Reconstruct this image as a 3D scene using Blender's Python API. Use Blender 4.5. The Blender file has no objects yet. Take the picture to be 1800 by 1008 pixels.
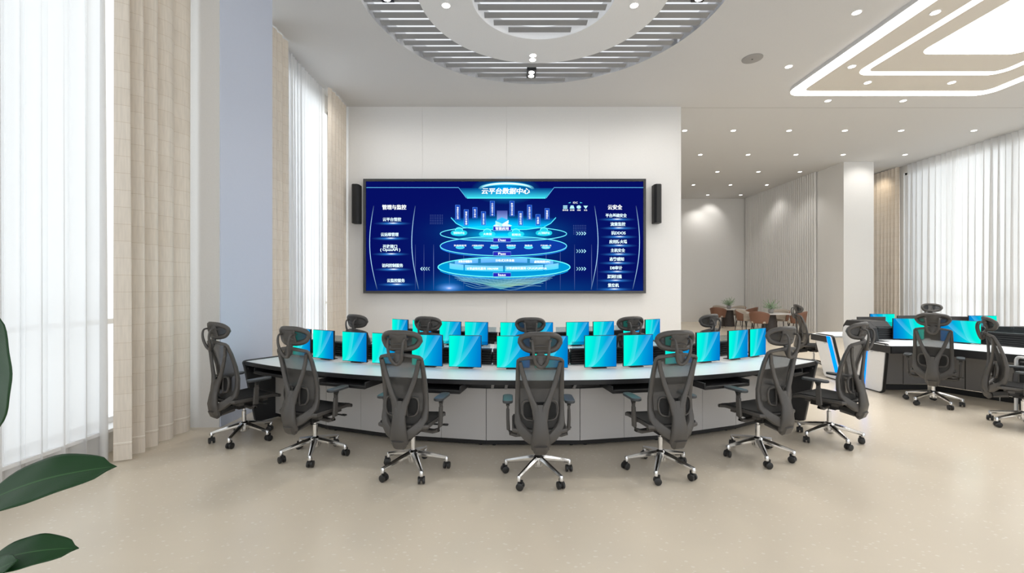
import bpy, bmesh, math, random
from mathutils import Vector, Matrix
random.seed(7)
PI = math.pi
SC = bpy.context.scene
COL = SC.collection
CAMH = 1.6
FPX = 755.0
CEIL = 5.58
R = math.radians

# ------------------------------------------------------------------ materials
def mat(name, color=(.5, .5, .5), rough=.5, metal=0.0, spec=.5, emit=None, estr=0.0, bump=None):
    m = bpy.data.materials.new(name); m.use_nodes = True
    nt = m.node_tree; b = nt.nodes['Principled BSDF']
    b.inputs['Base Color'].default_value = (*color, 1)
    b.inputs['Roughness'].default_value = rough
    b.inputs['Metallic'].default_value = metal
    b.inputs['Specular IOR Level'].default_value = spec
    if emit:
        b.inputs['Emission Color'].default_value = (*emit, 1)
        b.inputs['Emission Strength'].default_value = estr
    tc = nt.nodes.new('ShaderNodeTexCoord')
    nz = nt.nodes.new('ShaderNodeTexNoise'); nz.inputs['Scale'].default_value = bump[0] if bump else 60
    nt.links.new(tc.outputs['Object'], nz.inputs['Vector'])
    if bump:
        bp = nt.nodes.new('ShaderNodeBump'); bp.inputs['Strength'].default_value = bump[1]; bp.inputs['Distance'].default_value = .002
        nt.links.new(nz.outputs['Fac'], bp.inputs['Height']); nt.links.new(bp.outputs['Normal'], b.inputs['Normal'])
    # small procedural variation of the base colour
    mx = nt.nodes.new('ShaderNodeMix'); mx.data_type = 'RGBA'
    k = .94 if not bump else bump[2] if len(bump) > 2 else .94
    mx.inputs['A'].default_value = (color[0]*k, color[1]*k, color[2]*k, 1); mx.inputs['B'].default_value = (*color, 1)
    nt.links.new(nz.outputs['Fac'], mx.inputs['Factor']); nt.links.new(mx.outputs['Result'], b.inputs['Base Color'])
    return m

def emat(name, color, strength):
    m = bpy.data.materials.new(name); m.use_nodes = True
    nt = m.node_tree; nt.nodes.clear()
    e = nt.nodes.new('ShaderNodeEmission'); o = nt.nodes.new('ShaderNodeOutputMaterial')
    e.inputs['Color'].default_value = (*color, 1); e.inputs['Strength'].default_value = strength
    nt.links.new(e.outputs[0], o.inputs[0]); return m

def see_through(name, color, trans, rough=.5, translucent=0.0, grid=None, spec=.3):
    """cloth or mesh fabric: part of the rays pass straight through"""
    m = bpy.data.materials.new(name); m.use_nodes = True
    nt = m.node_tree; nt.nodes.clear(); N = nt.nodes.new; L = nt.links.new
    p = N('ShaderNodeBsdfPrincipled'); p.inputs['Base Color'].default_value = (*color, 1)
    p.inputs['Roughness'].default_value = rough; p.inputs['Specular IOR Level'].default_value = spec
    surf = p.outputs[0]
    if translucent > 0:
        t = N('ShaderNodeBsdfTranslucent'); t.inputs[0].default_value = (*color, 1)
        a = N('ShaderNodeMixShader'); a.inputs[0].default_value = translucent
        L(surf, a.inputs[1]); L(t.outputs[0], a.inputs[2]); surf = a.outputs[0]
    tr = N('ShaderNodeBsdfTransparent'); mix = N('ShaderNodeMixShader')
    L(surf, mix.inputs[1]); L(tr.outputs[0], mix.inputs[2])
    mix.inputs[0].default_value = trans
    if grid:
        tc = N('ShaderNodeTexCoord'); v = N('ShaderNodeTexVoronoi'); v.inputs['Scale'].default_value = grid
        L(tc.outputs['Object'], v.inputs['Vector'])
        r = N('ShaderNodeMapRange'); r.inputs['From Min'].default_value = .15; r.inputs['From Max'].default_value = .5
        r.inputs['To Min'].default_value = min(1, trans*1.9); r.inputs['To Max'].default_value = trans*.25
        L(v.outputs['Distance'], r.inputs['Value']); L(r.outputs[0], mix.inputs[0])
    o = N('ShaderNodeOutputMaterial'); L(mix.outputs[0], o.inputs[0]); return m

def floor_mat():
    m = mat('terrazzo_floor', (.62, .535, .425), .22, 0, .35)
    nt = m.node_tree; b = nt.nodes['Principled BSDF']; N = nt.nodes.new; L = nt.links.new
    tc = N('ShaderNodeTexCoord'); mp = N('ShaderNodeMapping'); mp.inputs['Scale'].default_value = (1, 1.6, 1)
    L(tc.outputs['Object'], mp.inputs[0])
    v = N('ShaderNodeTexVoronoi'); v.inputs['Scale'].default_value = 17; L(mp.outputs[0], v.inputs['Vector'])
    n = N('ShaderNodeTexNoise'); n.inputs['Scale'].default_value = 40; L(mp.outputs[0], n.inputs['Vector'])
    ad = N('ShaderNodeMath'); ad.operation = 'MULTIPLY_ADD'; ad.inputs[1].default_value = .45
    L(n.outputs['Fac'], ad.inputs[0]); L(v.outputs['Distance'], ad.inputs[2])
    cr = N('ShaderNodeValToRGB'); cr.color_ramp.elements[0].position = .36; cr.color_ramp.elements[1].position = .42
    cr.color_ramp.elements[0].color = (.87, .80, .69, 1); cr.color_ramp.elements[1].color = (.79, .70, .57, 1)
    L(ad.outputs[0], cr.inputs[0])
    n2 = N('ShaderNodeTexNoise'); n2.inputs['Scale'].default_value = 1.3; n2.inputs['Detail'].default_value = 6; L(tc.outputs['Object'], n2.inputs['Vector'])
    mx = N('ShaderNodeMix'); mx.data_type = 'RGBA'; mx.blend_type = 'MULTIPLY'; mx.inputs['Factor'].default_value = 1
    r2 = N('ShaderNodeMapRange'); r2.inputs['To Min'].default_value = .93; r2.inputs['To Max'].default_value = 1.05
    L(n2.outputs['Fac'], r2.inputs['Value']); L(cr.outputs[0], mx.inputs['A']); L(r2.outputs[0], mx.inputs['B'])
    L(mx.outputs['Result'], b.inputs['Base Color']); return m

def curtain_mat():
    """beige drape with a stitched check; UVs run in metres along the cloth"""
    m = mat('beige_drape', (.78, .68, .56), .85, 0, .1)
    nt = m.node_tree; b = nt.nodes['Principled BSDF']; N = nt.nodes.new; L = nt.links.new
    uv = N('ShaderNodeUVMap'); br = N('ShaderNodeTexBrick'); br.offset = 0
    br.inputs['Scale'].default_value = 1; br.inputs['Brick Width'].default_value = 40; br.inputs['Row Height'].default_value = .155
    br.inputs['Mortar Size'].default_value = .0022; br.inputs['Mortar Smooth'].default_value = .6
    br.inputs['Color1'].default_value = (.90, .82, .72, 1); br.inputs['Color2'].default_value = (.87, .785, .68, 1)
    br.inputs['Mortar'].default_value = (.70, .59, .46, 1)
    L(uv.outputs[0], br.inputs['Vector'])
    n = N('ShaderNodeTexNoise'); n.inputs['Scale'].default_value = 9; ms = N('ShaderNodeMapping'); ms.inputs['Scale'].default_value = (6, .5, 1); L(uv.outputs[0], ms.inputs[0]); L(ms.outputs[0], n.inputs['Vector'])
    mx = N('ShaderNodeMix'); mx.data_type = 'RGBA'; mx.blend_type = 'MULTIPLY'; mx.inputs['Factor'].default_value = .25
    L(br.outputs['Color'], mx.inputs['A']); L(n.outputs['Fac'], mx.inputs['B'])
    sp = N('ShaderNodeSeparateXYZ'); L(uv.outputs[0], sp.inputs[0])
    cp = N('ShaderNodeMath'); cp.operation = 'COMPARE'; cp.inputs[1].default_value = .175; cp.inputs[2].default_value = .004; L(sp.outputs['Y'], cp.inputs[0])
    hm = N('ShaderNodeMix'); hm.data_type = 'RGBA'; hm.inputs['B'].default_value = (.95, .90, .82, 1)
    L(cp.outputs[0], hm.inputs['Factor']); L(mx.outputs['Result'], hm.inputs['A']); L(hm.outputs['Result'], b.inputs['Base Color'])
    return m

def wallpaper_mat(name, flip):
    """desktop picture of a monitor: teal to blue with curved light bands (the screen emits it)"""
    m = bpy.data.materials.new(name); m.use_nodes = True
    nt = m.node_tree; nt.nodes.clear(); N = nt.nodes.new; L = nt.links.new
    tc = N('ShaderNodeTexCoord'); sp = N('ShaderNodeSeparateXYZ'); L(tc.outputs['Generated'], sp.inputs[0])
    def M(op, a, b_=None, c=None):
        n = N('ShaderNodeMath'); n.operation = op
        for i, s in enumerate((a, b_, c)):
            if s is None: continue
            if isinstance(s, (int, float)): n.inputs[i].default_value = s
            else: L(s, n.inputs[i])
        return n.outputs[0]
    u = sp.outputs['X']; v = sp.outputs['Z']
    if flip: u = M('SUBTRACT', 1.0, u)
    cr = N('ShaderNodeValToRGB'); e = cr.color_ramp.elements
    e[0].position = 0; e[0].color = (0.0, .86, .62, 1); e[1].position = 1; e[1].color = (0.0, .16, .50, 1)
    a = e.new(.33); a.color = (0, .60, .62, 1); b2 = e.new(.68); b2.color = (0, .29, .60, 1)
    w = M('MULTIPLY_ADD', v, -.10, M('ADD', u, .04)); L(w, cr.inputs[0])
    def band(p0, p1, k, width):                       # a curved streak u = p0 + (p1-p0)*v^k
        c = M('MULTIPLY_ADD', M('POWER', v, k), p1-p0, p0)
        d = M('SUBTRACT', c, u)
        s = N('ShaderNodeMapRange'); s.inputs['From Min'].default_value = 0; s.inputs['From Max'].default_value = width
        s.inputs['To Min'].default_value = 1; s.inputs['To Max'].default_value = 0; L(d, s.inputs['Value'])
        return M('MULTIPLY', s.outputs[0], M('GREATER_THAN', d, 0))
    s = M('ADD', M('MULTIPLY', band(.20, .95, .72, .20), .24), M('MULTIPLY', band(.18, .50, .45, .16), .20))
    d3 = M('SUBTRACT', u, M('MULTIPLY_ADD', M('POWER', M('SUBTRACT', v, .5), 2), .75, .78))
    s = M('ADD', s, M('MULTIPLY', M('GREATER_THAN', d3, 0), -.10))
    mx = N('ShaderNodeMix'); mx.data_type = 'RGBA'; mx.blend_type = 'MIX'; mx.inputs['B'].default_value = (.25, .80, 1, 1)
    cl = M('MAXIMUM', s, 0); L(cl, mx.inputs['Factor']); L(cr.outputs[0], mx.inputs['A'])
    em = N('ShaderNodeEmission'); L(mx.outputs['Result'], em.inputs[0]); em.inputs[1].default_value = 1.0
    o = N('ShaderNodeOutputMaterial'); L(em.outputs[0], o.inputs[0]); return m

def gfx_mat():
    """picture elements lit by the big LED screen: colour and coverage from the colour attribute"""
    m = bpy.data.materials.new('screen_pixels'); m.use_nodes = True
    nt = m.node_tree; nt.nodes.clear(); N = nt.nodes.new; L = nt.links.new
    a = N('ShaderNodeVertexColor'); a.layer_name = 'Col'
    e = N('ShaderNodeEmission'); t = N('ShaderNodeBsdfTransparent'); x = N('ShaderNodeMixShader'); o = N('ShaderNodeOutputMaterial')
    L(a.outputs['Color'], e.inputs[0]); L(a.outputs['Alpha'], x.inputs[0]); L(t.outputs[0], x.inputs[1]); L(e.outputs[0], x.inputs[2]); L(x.outputs[0], o.inputs[0])
    return m

def glass_mat(name, tint, gl=.08):
    m = bpy.data.materials.new(name); m.use_nodes = True
    nt = m.node_tree; nt.nodes.clear(); N = nt.nodes.new; L = nt.links.new
    t = N('ShaderNodeBsdfTransparent'); t.inputs[0].default_value = (*tint, 1)
    g = N('ShaderNodeBsdfGlossy'); g.inputs['Roughness'].default_value = .03
    x = N('ShaderNodeMixShader'); x.inputs[0].default_value = gl; o = N('ShaderNodeOutputMaterial')
    L(t.outputs[0], x.inputs[1]); L(g.outputs[0], x.inputs[2]); L(x.outputs[0], o.inputs[0]); return m

def leaf_mat():
    m = mat('rubber_leaf', (.012, .05, .015), .36, 0, .30)
    nt = m.node_tree; b = nt.nodes['Principled BSDF']; N = nt.nodes.new; L = nt.links.new
    uv = N('ShaderNodeUVMap'); sp = N('ShaderNodeSeparateXYZ'); L(uv.outputs[0], sp.inputs[0])
    def M(op, a, b_):
        n = N('ShaderNodeMath'); n.operation = op
        for i, s in enumerate((a, b_)):
            if isinstance(s, (int, float)): n.inputs[i].default_value = s
            else: L(s, n.inputs[i])
        return n.outputs[0]
    av = M('ABSOLUTE', sp.outputs['Y'], 0)
    ph = M('SUBTRACT', M('MULTIPLY', sp.outputs['X'], 190), M('MULTIPLY', av, 60))
    sn = M('POWER', M('ABSOLUTE', M('SINE', ph, 0), 0), 10)
    mid = M('LESS_THAN', av, .035)
    mx = N('ShaderNodeMix'); mx.data_type = 'RGBA'; mx.inputs['A'].default_value = (.009, .045, .012, 1); mx.inputs['B'].default_value = (.045, .13, .04, 1)
    f = M('MAXIMUM', M('MULTIPLY', sn, .35), M('MULTIPLY', mid, .9)); L(f, mx.inputs['Factor']); L(mx.outputs['Result'], b.inputs['Base Color'])
    bp = N('ShaderNodeBump'); bp.inputs['Strength'].default_value = .25; bp.inputs['Distance'].default_value = .002
    L(M('SUBTRACT', 1, f), bp.inputs['Height']); L(bp.outputs[0], b.inputs['Normal']); return m

M_ = {}
M_['wall'] = mat('wall_plaster', (.78, .775, .765), .85, 0, .2, bump=(55, .35, .95))
M_['blue_cast'] = mat('column_blue_light_tint', (.66, .71, .84), .5, 0, .5, bump=(75, .2, .96))  # bluish light on the column side, put into the base colour
M_['ceil'] = mat('ceiling_paint', (.64, .635, .63), .9, 0, .1)
M_['ring'] = mat('ceiling_ring_paint', (.80, .80, .80), .8, 0, .1)
M_['slat'] = mat('grey_slat', (.33, .33, .33), .7, 0, .2)
M_['void'] = mat('recess_white', (.85, .85, .87), .9, 0, .1)
M_['tray'] = mat('beige_light_tray', (.72, .68, .62), .8, 0, .2, bump=(220, .2, .86))
M_['floor'] = floor_mat()
M_['drape'] = curtain_mat()
M_['sheer'] = see_through('white_sheer', (.86, .86, .86), .13, .9, .36, spec=.05)
M_['white_frame'] = mat('white_window_frame', (.85, .85, .86), .4)
M_['glass'] = glass_mat('clear_glass', (.96, .98, .98))
M_['screen_glass'] = glass_mat('low_glass_screen', (.78, .86, .90), .12)
M_['plastic'] = mat('charcoal_plastic', (.085, .079, .073), .42, 0, .5, bump=(300, .06, .9))
M_['plastic2'] = mat('black_plastic', (.018, .018, .018), .45)
M_['mesh'] = see_through('chair_mesh', (.070, .067, .063), .20, .7, 0)
M_['padm'] = see_through('headrest_mesh', (.035, .036, .038), .07, .7, 0)
M_['seatm'] = mat('seat_mesh', (.035, .035, .035), .8, 0, .2, bump=(400, .4, .6))
M_['chrome'] = mat('polished_aluminium', (.80, .80, .80), .16, 1.0)
M_['armtop'] = mat('armrest_rubber', (.055, .062, .068), .35)
M_['rubber'] = mat('caster_black', (.022, .022, .022), .4)
M_['desk_top'] = mat('white_worktop', (.94, .96, .97), .38, 0, .4, bump=(500, .05, .93))
M_['desk_black'] = mat('desk_black', (.020, .020, .021), .42, 0, .4, bump=(120, .1, .8))
M_['desk_side'] = mat('desk_dark_side', (.035, .036, .038), .4, 0, .4)
M_['door'] = mat('grey_cabinet_door', (.60, .585, .575), .5, 0, .3, bump=(300, .05, .97))
M_['door_dark'] = mat('dark_grey_cabinet_door', (.30, .29, .285), .5, 0, .3)
M_['end_white'] = mat('white_console_end', (.86, .87, .88), .3, 0, .4)
M_['blue_strip'] = emat('blue_light_strip', (.0, .22, 1.0), 1.6)
M_['logo'] = mat('grey_logo', (.42, .44, .46), .5)
M_['alu'] = mat('brushed_bracket', (.33, .33, .34), .35, .8)
M_['paper1'] = wallpaper_mat('teal_desktop', False)
M_['paper2'] = wallpaper_mat('blue_desktop', True)
M_['bezel'] = mat('monitor_black', (.012, .012, .013), .35)
M_['mon_back'] = mat('monitor_back', (.045, .043, .042), .45)
M_['frame_grey'] = mat('led_frame_grey', (.06, .06, .062), .25, .3)
M_['speaker'] = mat('speaker_black', (.012, .012, .012), .5, bump=(500, .3, .6))
M_['brown'] = mat('brown_leather', (.21, .105, .070), .5, 0, .3)
M_['beige'] = mat('beige_upholstery', (.46, .40, .335), .8, 0, .2)
M_['dwood'] = mat('dark_leg', (.035, .030, .028), .5)
M_['marble'] = mat('marble_top', (.70, .68, .66), .3, bump=(6, 0, .85))
M_['pedestal'] = mat('dark_pedestal', (.055, .045, .042), .6, bump=(20, .2, .6))
M_['pot'] = mat('grey_pot', (.30, .29, .28), .7)
M_['sprig'] = mat('pale_green_leaves', (.28, .40, .25), .6)
M_['leaf'] = leaf_mat()
M_['stem'] = mat('plant_stem', (.10, .085, .05), .7)
M_['soil'] = mat('soil', (.03, .02, .015), .9, bump=(40, .8, .5))
M_['planter'] = mat('white_planter', (.75, .75, .74), .4)
M_['lens'] = emat('lamp_lens', (1, .97, .92), 9.0)
M_['strip'] = emat('light_strip', (1, .985, .96), 4.5)
M_['lum'] = emat('luminous_panel', (1, .99, .97), 7)
M_['lampring'] = mat('lamp_trim', (.78, .77, .76), .5)
M_['grille'] = mat('grey_grille', (.33, .32, .31), .6)
M_['gfx'] = gfx_mat()
M_['screen_bg'] = emat('led_screen_ground', (.002, .006, .115), 1.0)

# ------------------------------------------------------------------ mesh builder
class MB:
    def __init__(s): s.v = []; s.f = []; s.uv = {}
    def add(s, vs, fs):
        o = len(s.v); s.v += [tuple(p) for p in vs]; s.f += [tuple(i+o for i in f) for f in fs]; return s
    def box(s, c, d, rz=0, mx=None):
        x, y, z = d[0]/2, d[1]/2, d[2]/2; ca, sa = math.cos(rz), math.sin(rz); vs = []
        for sz in (-z, z):
            for sx, sy in ((-x, -y), (x, -y), (x, y), (-x, y)):
                p = Vector((sx, sy, sz))
                if mx is not None: p = mx @ p
                vs.append((c[0]+p.x*ca-p.y*sa, c[1]+p.x*sa+p.y*ca, c[2]+p.z))
        return s.add(vs, [(3, 2, 1, 0), (4, 5, 6, 7), (0, 1, 5, 4), (1, 2, 6, 5), (2, 3, 7, 6), (3, 0, 4, 7)])
    def prism(s, pts, z0, z1):
        n = len(pts); a = sum(pts[i][0]*pts[(i+1) % n][1]-pts[(i+1) % n][0]*pts[i][1] for i in range(n))
        if a < 0: pts = pts[::-1]
        vs = [(p[0], p[1], z0) for p in pts]+[(p[0], p[1], z1) for p in pts]
        return s.add(vs, [tuple(range(n))[::-1], tuple(range(n, 2*n))]+[(i, (i+1) % n, n+(i+1) % n, n+i) for i in range(n)])
    def prism_axis(s, pts, o, U, V, W, t):
        """outline pts (u,v) in plane o+uU+vV, thickness t along W (centred)"""
        o, U, V, W = map(Vector, (o, U, V, W)); n = len(pts); vs = []
        for k in (-.5, .5):
            vs += [tuple(o+U*p[0]+V*p[1]+W*(t*k)) for p in pts]
        fs = [tuple(range(n))[::-1], tuple(range(n, 2*n))]+[(i, (i+1) % n, n+(i+1) % n, n+i) for i in range(n)]
        a = sum(pts[i][0]*pts[(i+1) % n][1]-pts[(i+1) % n][0]*pts[i][1] for i in range(n))
        if (a < 0) != (U.cross(V).dot(W) < 0): fs = [f[::-1] for f in fs]
        return s.add(vs, fs)
    def tube(s, pts, r, n=10, closed=False, cap=True):
        pts = [Vector(p) for p in pts]; m = len(pts)
        rs = r if isinstance(r, (list, tuple)) else [r]*m; vs = []; up = None
        for i, p in enumerate(pts):
            if closed: t = pts[(i+1) % m]-pts[i-1]
            else: t = pts[min(i+1, m-1)]-pts[max(i-1, 0)]
            t.normalize()
            if up is None:
                up = Vector((0, 0, 1)) if abs(t.z) < .9 else Vector((0, 1, 0))
            sd = t.cross(up)
            if sd.length < 1e-4: sd = t.cross(Vector((1, 0, 0)))
            sd.normalize(); up = sd.cross(t).normalized()
            for k in range(n):
                a = 2*PI*k/n; vs.append(tuple(p+(sd*math.cos(a)+up*math.sin(a))*rs[i]))
        fs = []
        for i in range(m if closed else m-1):
            j = (i+1) % m
            for k in range(n): fs.append((i*n+k, i*n+(k+1) % n, j*n+(k+1) % n, j*n+k))
        if cap and not closed: fs += [tuple(range(n))[::-1], tuple((m-1)*n+k for k in range(n))]
        return s.add(vs, [f[::-1] for f in fs])
    def strap(s, pts, w, th, nrm=(0, 1, 0), closed=False, cham=.28):
        """flat rounded bar: width w across, thickness th along nrm"""
        pts = [Vector(p) for p in pts]; m = len(pts); nrm = Vector(nrm)
        ws = w if isinstance(w, (list, tuple)) else [w]*m; ts = th if isinstance(th, (list, tuple)) else [th]*m; vs = []
        for i, p in enumerate(pts):
            t = (pts[(i+1) % m]-pts[i-1]) if closed else pts[min(i+1, m-1)]-pts[max(i-1, 0)]
            t.normalize(); sd = t.cross(nrm).normalized(); nn = sd.cross(t).normalized()
            a, b = ws[i]/2, ts[i]/2; c = min(a, b)*cham*1.6
            for x, y in ((-a, -b+c), (-a+c, -b), (a-c, -b), (a, -b+c), (a, b-c), (a-c, b), (-a+c, b), (-a, b-c)):
                vs.append(tuple(p+sd*x+nn*y))
        fs = []; n = 8
        for i in range(m if closed else m-1):
            j = (i+1) % m
            for k in range(n): fs.append((i*n+k, i*n+(k+1) % n, j*n+(k+1) % n, j*n+k))
        if not closed: fs += [tuple(range(n))[::-1], tuple((m-1)*n+k for k in range(n))]
        return s.add(vs, fs)
    def grid(s, rows, closed_u=False, thick=None):
        """rows of points -> sheet; thick: offset vector to make it solid"""
        nr, nc = len(rows), len(rows[0]); o = len(s.v)
        vs = [tuple(p) for r_ in rows for p in r_]; fs = []
        for i in range(nr-1):
            for j in range(nc-1): fs.append((i*nc+j, i*nc+j+1, (i+1)*nc+j+1, (i+1)*nc+j))
        if thick is None: return s.add(vs, fs)
        tv = Vector(thick); K = len(vs); vs2 = [tuple(Vector(p)+tv) for p in vs]
        fs2 = [tuple(k+K for k in f[::-1]) for f in fs]
        rim = [i*nc for i in range(nr)]
        loop = list(range(nc))+[i*nc+nc-1 for i in range(1, nr)]+[(nr-1)*nc+j for j in range(nc-2, -1, -1)]+[i*nc for i in range(nr-2, 0, -1)]
        sd = [(loop[(i+1) % len(loop)], loop[i], loop[i]+K, loop[(i+1) % len(loop)]+K) for i in range(len(loop))]
        return s.add(vs+vs2, fs+fs2+sd)
    def lathe(s, prof, n=24, c=(0, 0, 0)):
        vs = []; fs = []; m = len(prof)
        for r_, z in prof:
            for k in range(n):
                a = 2*PI*k/n; vs.append((c[0]+r_*math.cos(a), c[1]+r_*math.sin(a), c[2]+z))
        for i in range(m-1):
            for k in range(n): fs.append((i*n+k, i*n+(k+1) % n, (i+1)*n+(k+1) % n, (i+1)*n+k))
        fs += [tuple(range(n))[::-1], tuple((m-1)*n+k for k in range(n))]
        return s.add(vs, fs)
    def build(s, name, m, parent=None, smooth=30, bevel=0, seg=2, world=False, origin=None):
        me = bpy.data.meshes.new(name); off = Vector((0, 0, 0)); vs = [Vector(p) for p in s.v]
        if parent is None:
            xs = [p.x for p in vs]; ys = [p.y for p in vs]; zs = [p.z for p in vs]
            off = Vector(origin) if origin else Vector(((min(xs)+max(xs))/2, (min(ys)+max(ys))/2, min(zs)))
        elif world:
            off = parent.location.copy()
            if parent.parent: off += parent.parent.location
        me.from_pydata([tuple(p-off) for p in vs], [], s.f); me.update()
        for mm in (m if isinstance(m, (list, tuple)) else [m]): me.materials.append(mm)
        if s.uv:
            ul = me.uv_layers.new(name='UVMap')
            for l in me.loops: ul.data[l.index].uv = s.uv.get(l.vertex_index, (0, 0))
        ob = bpy.data.objects.new(name, me); COL.objects.link(ob)
        if smooth:
            for p in me.polygons: p.use_smooth = True
            me.set_sharp_from_angle(angle=R(smooth))
        if parent is None: ob.location = off
        else: ob.parent = parent
        if bevel:
            b = ob.modifiers.new('edge', 'BEVEL'); b.width = bevel; b.segments = seg; b.limit_method = 'ANGLE'; b.angle_limit = R(40)
        return ob

def tag(o, label=None, cat=None, group=None, kind=None):
    if label: o['label'] = label
    if cat: o['category'] = cat
    if group: o['group'] = group
    if kind: o['kind'] = kind
    return o
def struct(o, label=None):
    o['kind'] = 'structure'
    if label: o['label'] = label
    return o
def empty(name, loc, rz=0):
    o = bpy.data.objects.new(name, None); COL.objects.link(o); o.location = loc; o.rotation_euler = (0, 0, rz)
    o.empty_display_size = .1; return o
def copy_tree(o, parent=None):
    kids = list(o.children); c = o.copy(); COL.objects.link(c); c.parent = parent
    for ch in kids: copy_tree(ch, c)
    return c
def rrect(x0, y0, x1, y1, r, n=6):
    pts = []
    for cx, cy, a0 in ((x1-r, y1-r, 0), (x0+r, y1-r, 90), (x0+r, y0+r, 180), (x1-r, y0+r, 270)):
        for k in range(n+1):
            a = R(a0+90*k/n); pts.append((cx+r*math.cos(a), cy+r*math.sin(a)))
    return pts
def smooth_pts(pts, closed=False, k=3):
    n = len(pts); out = []; P = [Vector(p) for p in pts]
    for i in range(n if closed else n-1):
        p0, p1, p2, p3 = (P[i-1] if closed or i else P[0]), P[i], P[(i+1) % n], (P[(i+2) % n] if closed or i+2 < n else P[-1])
        for j in range(k):
            t = j/k; out.append(.5*((2*p1)+(p2-p0)*t+(2*p0-5*p1+4*p2-p3)*t*t+(3*p1-p0-3*p2+p3)*t**3))
    if not closed: out.append(P[-1])
    return out
def circle(cx, cy, r, n=96): return [(cx+r*math.cos(2*PI*k/n), cy+r*math.sin(2*PI*k/n)) for k in range(n)]
def plate(name, loops, z, t, m, parent=None, **kw):
    """flat plate with holes (even-odd fill of the loops), bottom at z, thickness t"""
    cu = bpy.data.curves.new(name, 'CURVE'); cu.dimensions = '2D'; cu.fill_mode = 'BOTH'; cu.extrude = t/2
    for lp in loops:
        sp = cu.splines.new('POLY'); sp.points.add(len(lp)-1)
        for i, p in enumerate(lp): sp.points[i].co = (p[0], p[1], 0, 1)
        sp.use_cyclic_u = True
    tmp = bpy.data.objects.new('tmp', cu); COL.objects.link(tmp)
    bpy.context.view_layer.update()
    me = bpy.data.meshes.new_from_object(tmp.evaluated_get(bpy.context.evaluated_depsgraph_get()))
    b = MB(); b.add([(v.co.x, v.co.y, v.co.z+z+t/2) for v in me.vertices], [tuple(p.vertices) for p in me.polygons])
    bpy.data.objects.remove(tmp); bpy.data.curves.remove(cu); bpy.data.meshes.remove(me)
    return b.build(name, m, parent, smooth=25, **kw)

# ------------------------------------------------------------------ room shell
XL, XR = -3.98, 13.15
YB, YF = -3.5, 19.6
W = M_['wall']
struct(MB().box(((XL+XR)/2-.0, (YB+YF)/2, -.06), (XR-XL+.6, YF-YB+.4, .12)).build('floor', M_['floor'], smooth=0))
CX, CY = .43, 5.9                                            # centre of the round ceiling feature
R1, R2, R3 = 2.535, 1.725, .987
K = (5.50-CAMH)/(CEIL-CAMH)                                  # the light tray hangs a little lower
trayC = (7.80, 5.45)
def trect(x0, x1, yf, yn, r): return rrect(x0*K, yn*K, x1*K, yf*K, r, 8)
struct(plate('ceiling', [[(XL-.2, YB), (XR+.2, YB), (XR+.2, YF+.1), (XL-.2, YF+.1)], circle(CX, CY, R1)], CEIL, .12, M_['ceil']))
# seam of the ceiling boards in line with the screen wall
struct(MB().box((8.4, 9.56, CEIL-.0005), (9.3, .008, .003)).build('trim_1', mat('seam_grey', (.30, .29, .28), .9), smooth=0), 'thin grey seam across the ceiling in line with the screen wall')
tag(plate('recess_glow_board', [circle(CX, CY, R1+.05)], CEIL+.245, .02, emat('added_recess_glow', (.93, .96, 1), .85)), 'white back board behind the grey slats of the round ceiling feature, with an added glow', 'ceiling light')  # recess back board, made to glow in place of cove lighting
b = MB(); n = 96
for k in range(n):
    a0, a1 = 2*PI*k/n, 2*PI*(k+1)/n
    p = [(CX+R1*math.cos(a), CY+R1*math.sin(a)) for a in (a0, a1)]
    b.add([(p[0][0], p[0][1], CEIL), (p[1][0], p[1][1], CEIL), (p[1][0], p[1][1], CEIL+.26), (p[0][0], p[0][1], CEIL+.26)], [(0, 1, 2, 3)])
struct(b.build('ceiling_recess_rim', M_['void'], smooth=60))
ringo = struct(plate('ceiling_ring', [circle(CX, CY, R2), circle(CX, CY, R3, 72)], CEIL-.015, .20, M_['ring']), 'smooth white ring inside the round slatted ceiling feature')
sl_out, sl_in = MB(), MB()
y = CY-R1+.09; k = 0
while y < CY+R1-.04:
    dy = y-CY; hw = math.sqrt(max(0, R1*R1-(abs(dy)+.07)**2))-.03
    def seg(bb, xa, xb):
        if xb-xa > .08: bb.box(((xa+xb)/2, y, CEIL+.016), (xb-xa, .126, .010))
    if hw > .1:
        if abs(dy)+.0 < R2-.02:
            ho = math.sqrt(R2*R2-min(abs(dy), R2)**2)-.04
            seg(sl_out, CX-hw, CX-ho); seg(sl_out, CX+ho, CX+hw)
        else: seg(sl_out, CX-hw, CX+hw)
    if abs(dy)+.07 < R3:
        hi = math.sqrt(R3*R3-(abs(dy)+.07)**2)-.02
        seg(sl_in, CX-hi, CX+hi)
    y += .179
tag(sl_out.build('slat_panel', M_['slat'], smooth=0), 'outer ring of grey slats recessed in the round ceiling feature', 'ceiling slats')
tag(sl_in.build('slat_panel', M_['slat'], smooth=0), 'inner round field of grey slats inside the white ceiling ring', 'ceiling slats')

# left window wall, piers, column
b = MB()
def wallx(bb, x, y0, y1, z0, z1, t=.2): bb.box((x, (y0+y1)/2, (z0+z1)/2), (t, y1-y0, z1-z0))
lw = [(.2, 4.55), (6.25, 9.15)]
for (a, c) in ((YB, .2), (4.55, 6.25), (9.15, 9.7)): wallx(b, XL, a, c, 0, CEIL)
for a, c in lw: wallx(b, XL, a, c, 0, .26); wallx(b, XL, a, c, 5.3, CEIL)
struct(b.build('wall_left', W, smooth=0))
struct(MB().box(((XL-3.32)/2+.0, 5.40, CEIL/2), (-3.32-XL, 1.06, CEIL)).build('column_left', W, smooth=0), 'square wall column between the two left windows')
struct(MB().box((-3.314, 5.405, CEIL/2), (.012, 1.05, CEIL-.004)).build('column_tint_sheet', M_['blue_cast'], smooth=0), 'thin added sheet with bluish light in its colour on the room side of the left wall column')  # added sheet; its colour stands in for blue light on this column face
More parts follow.
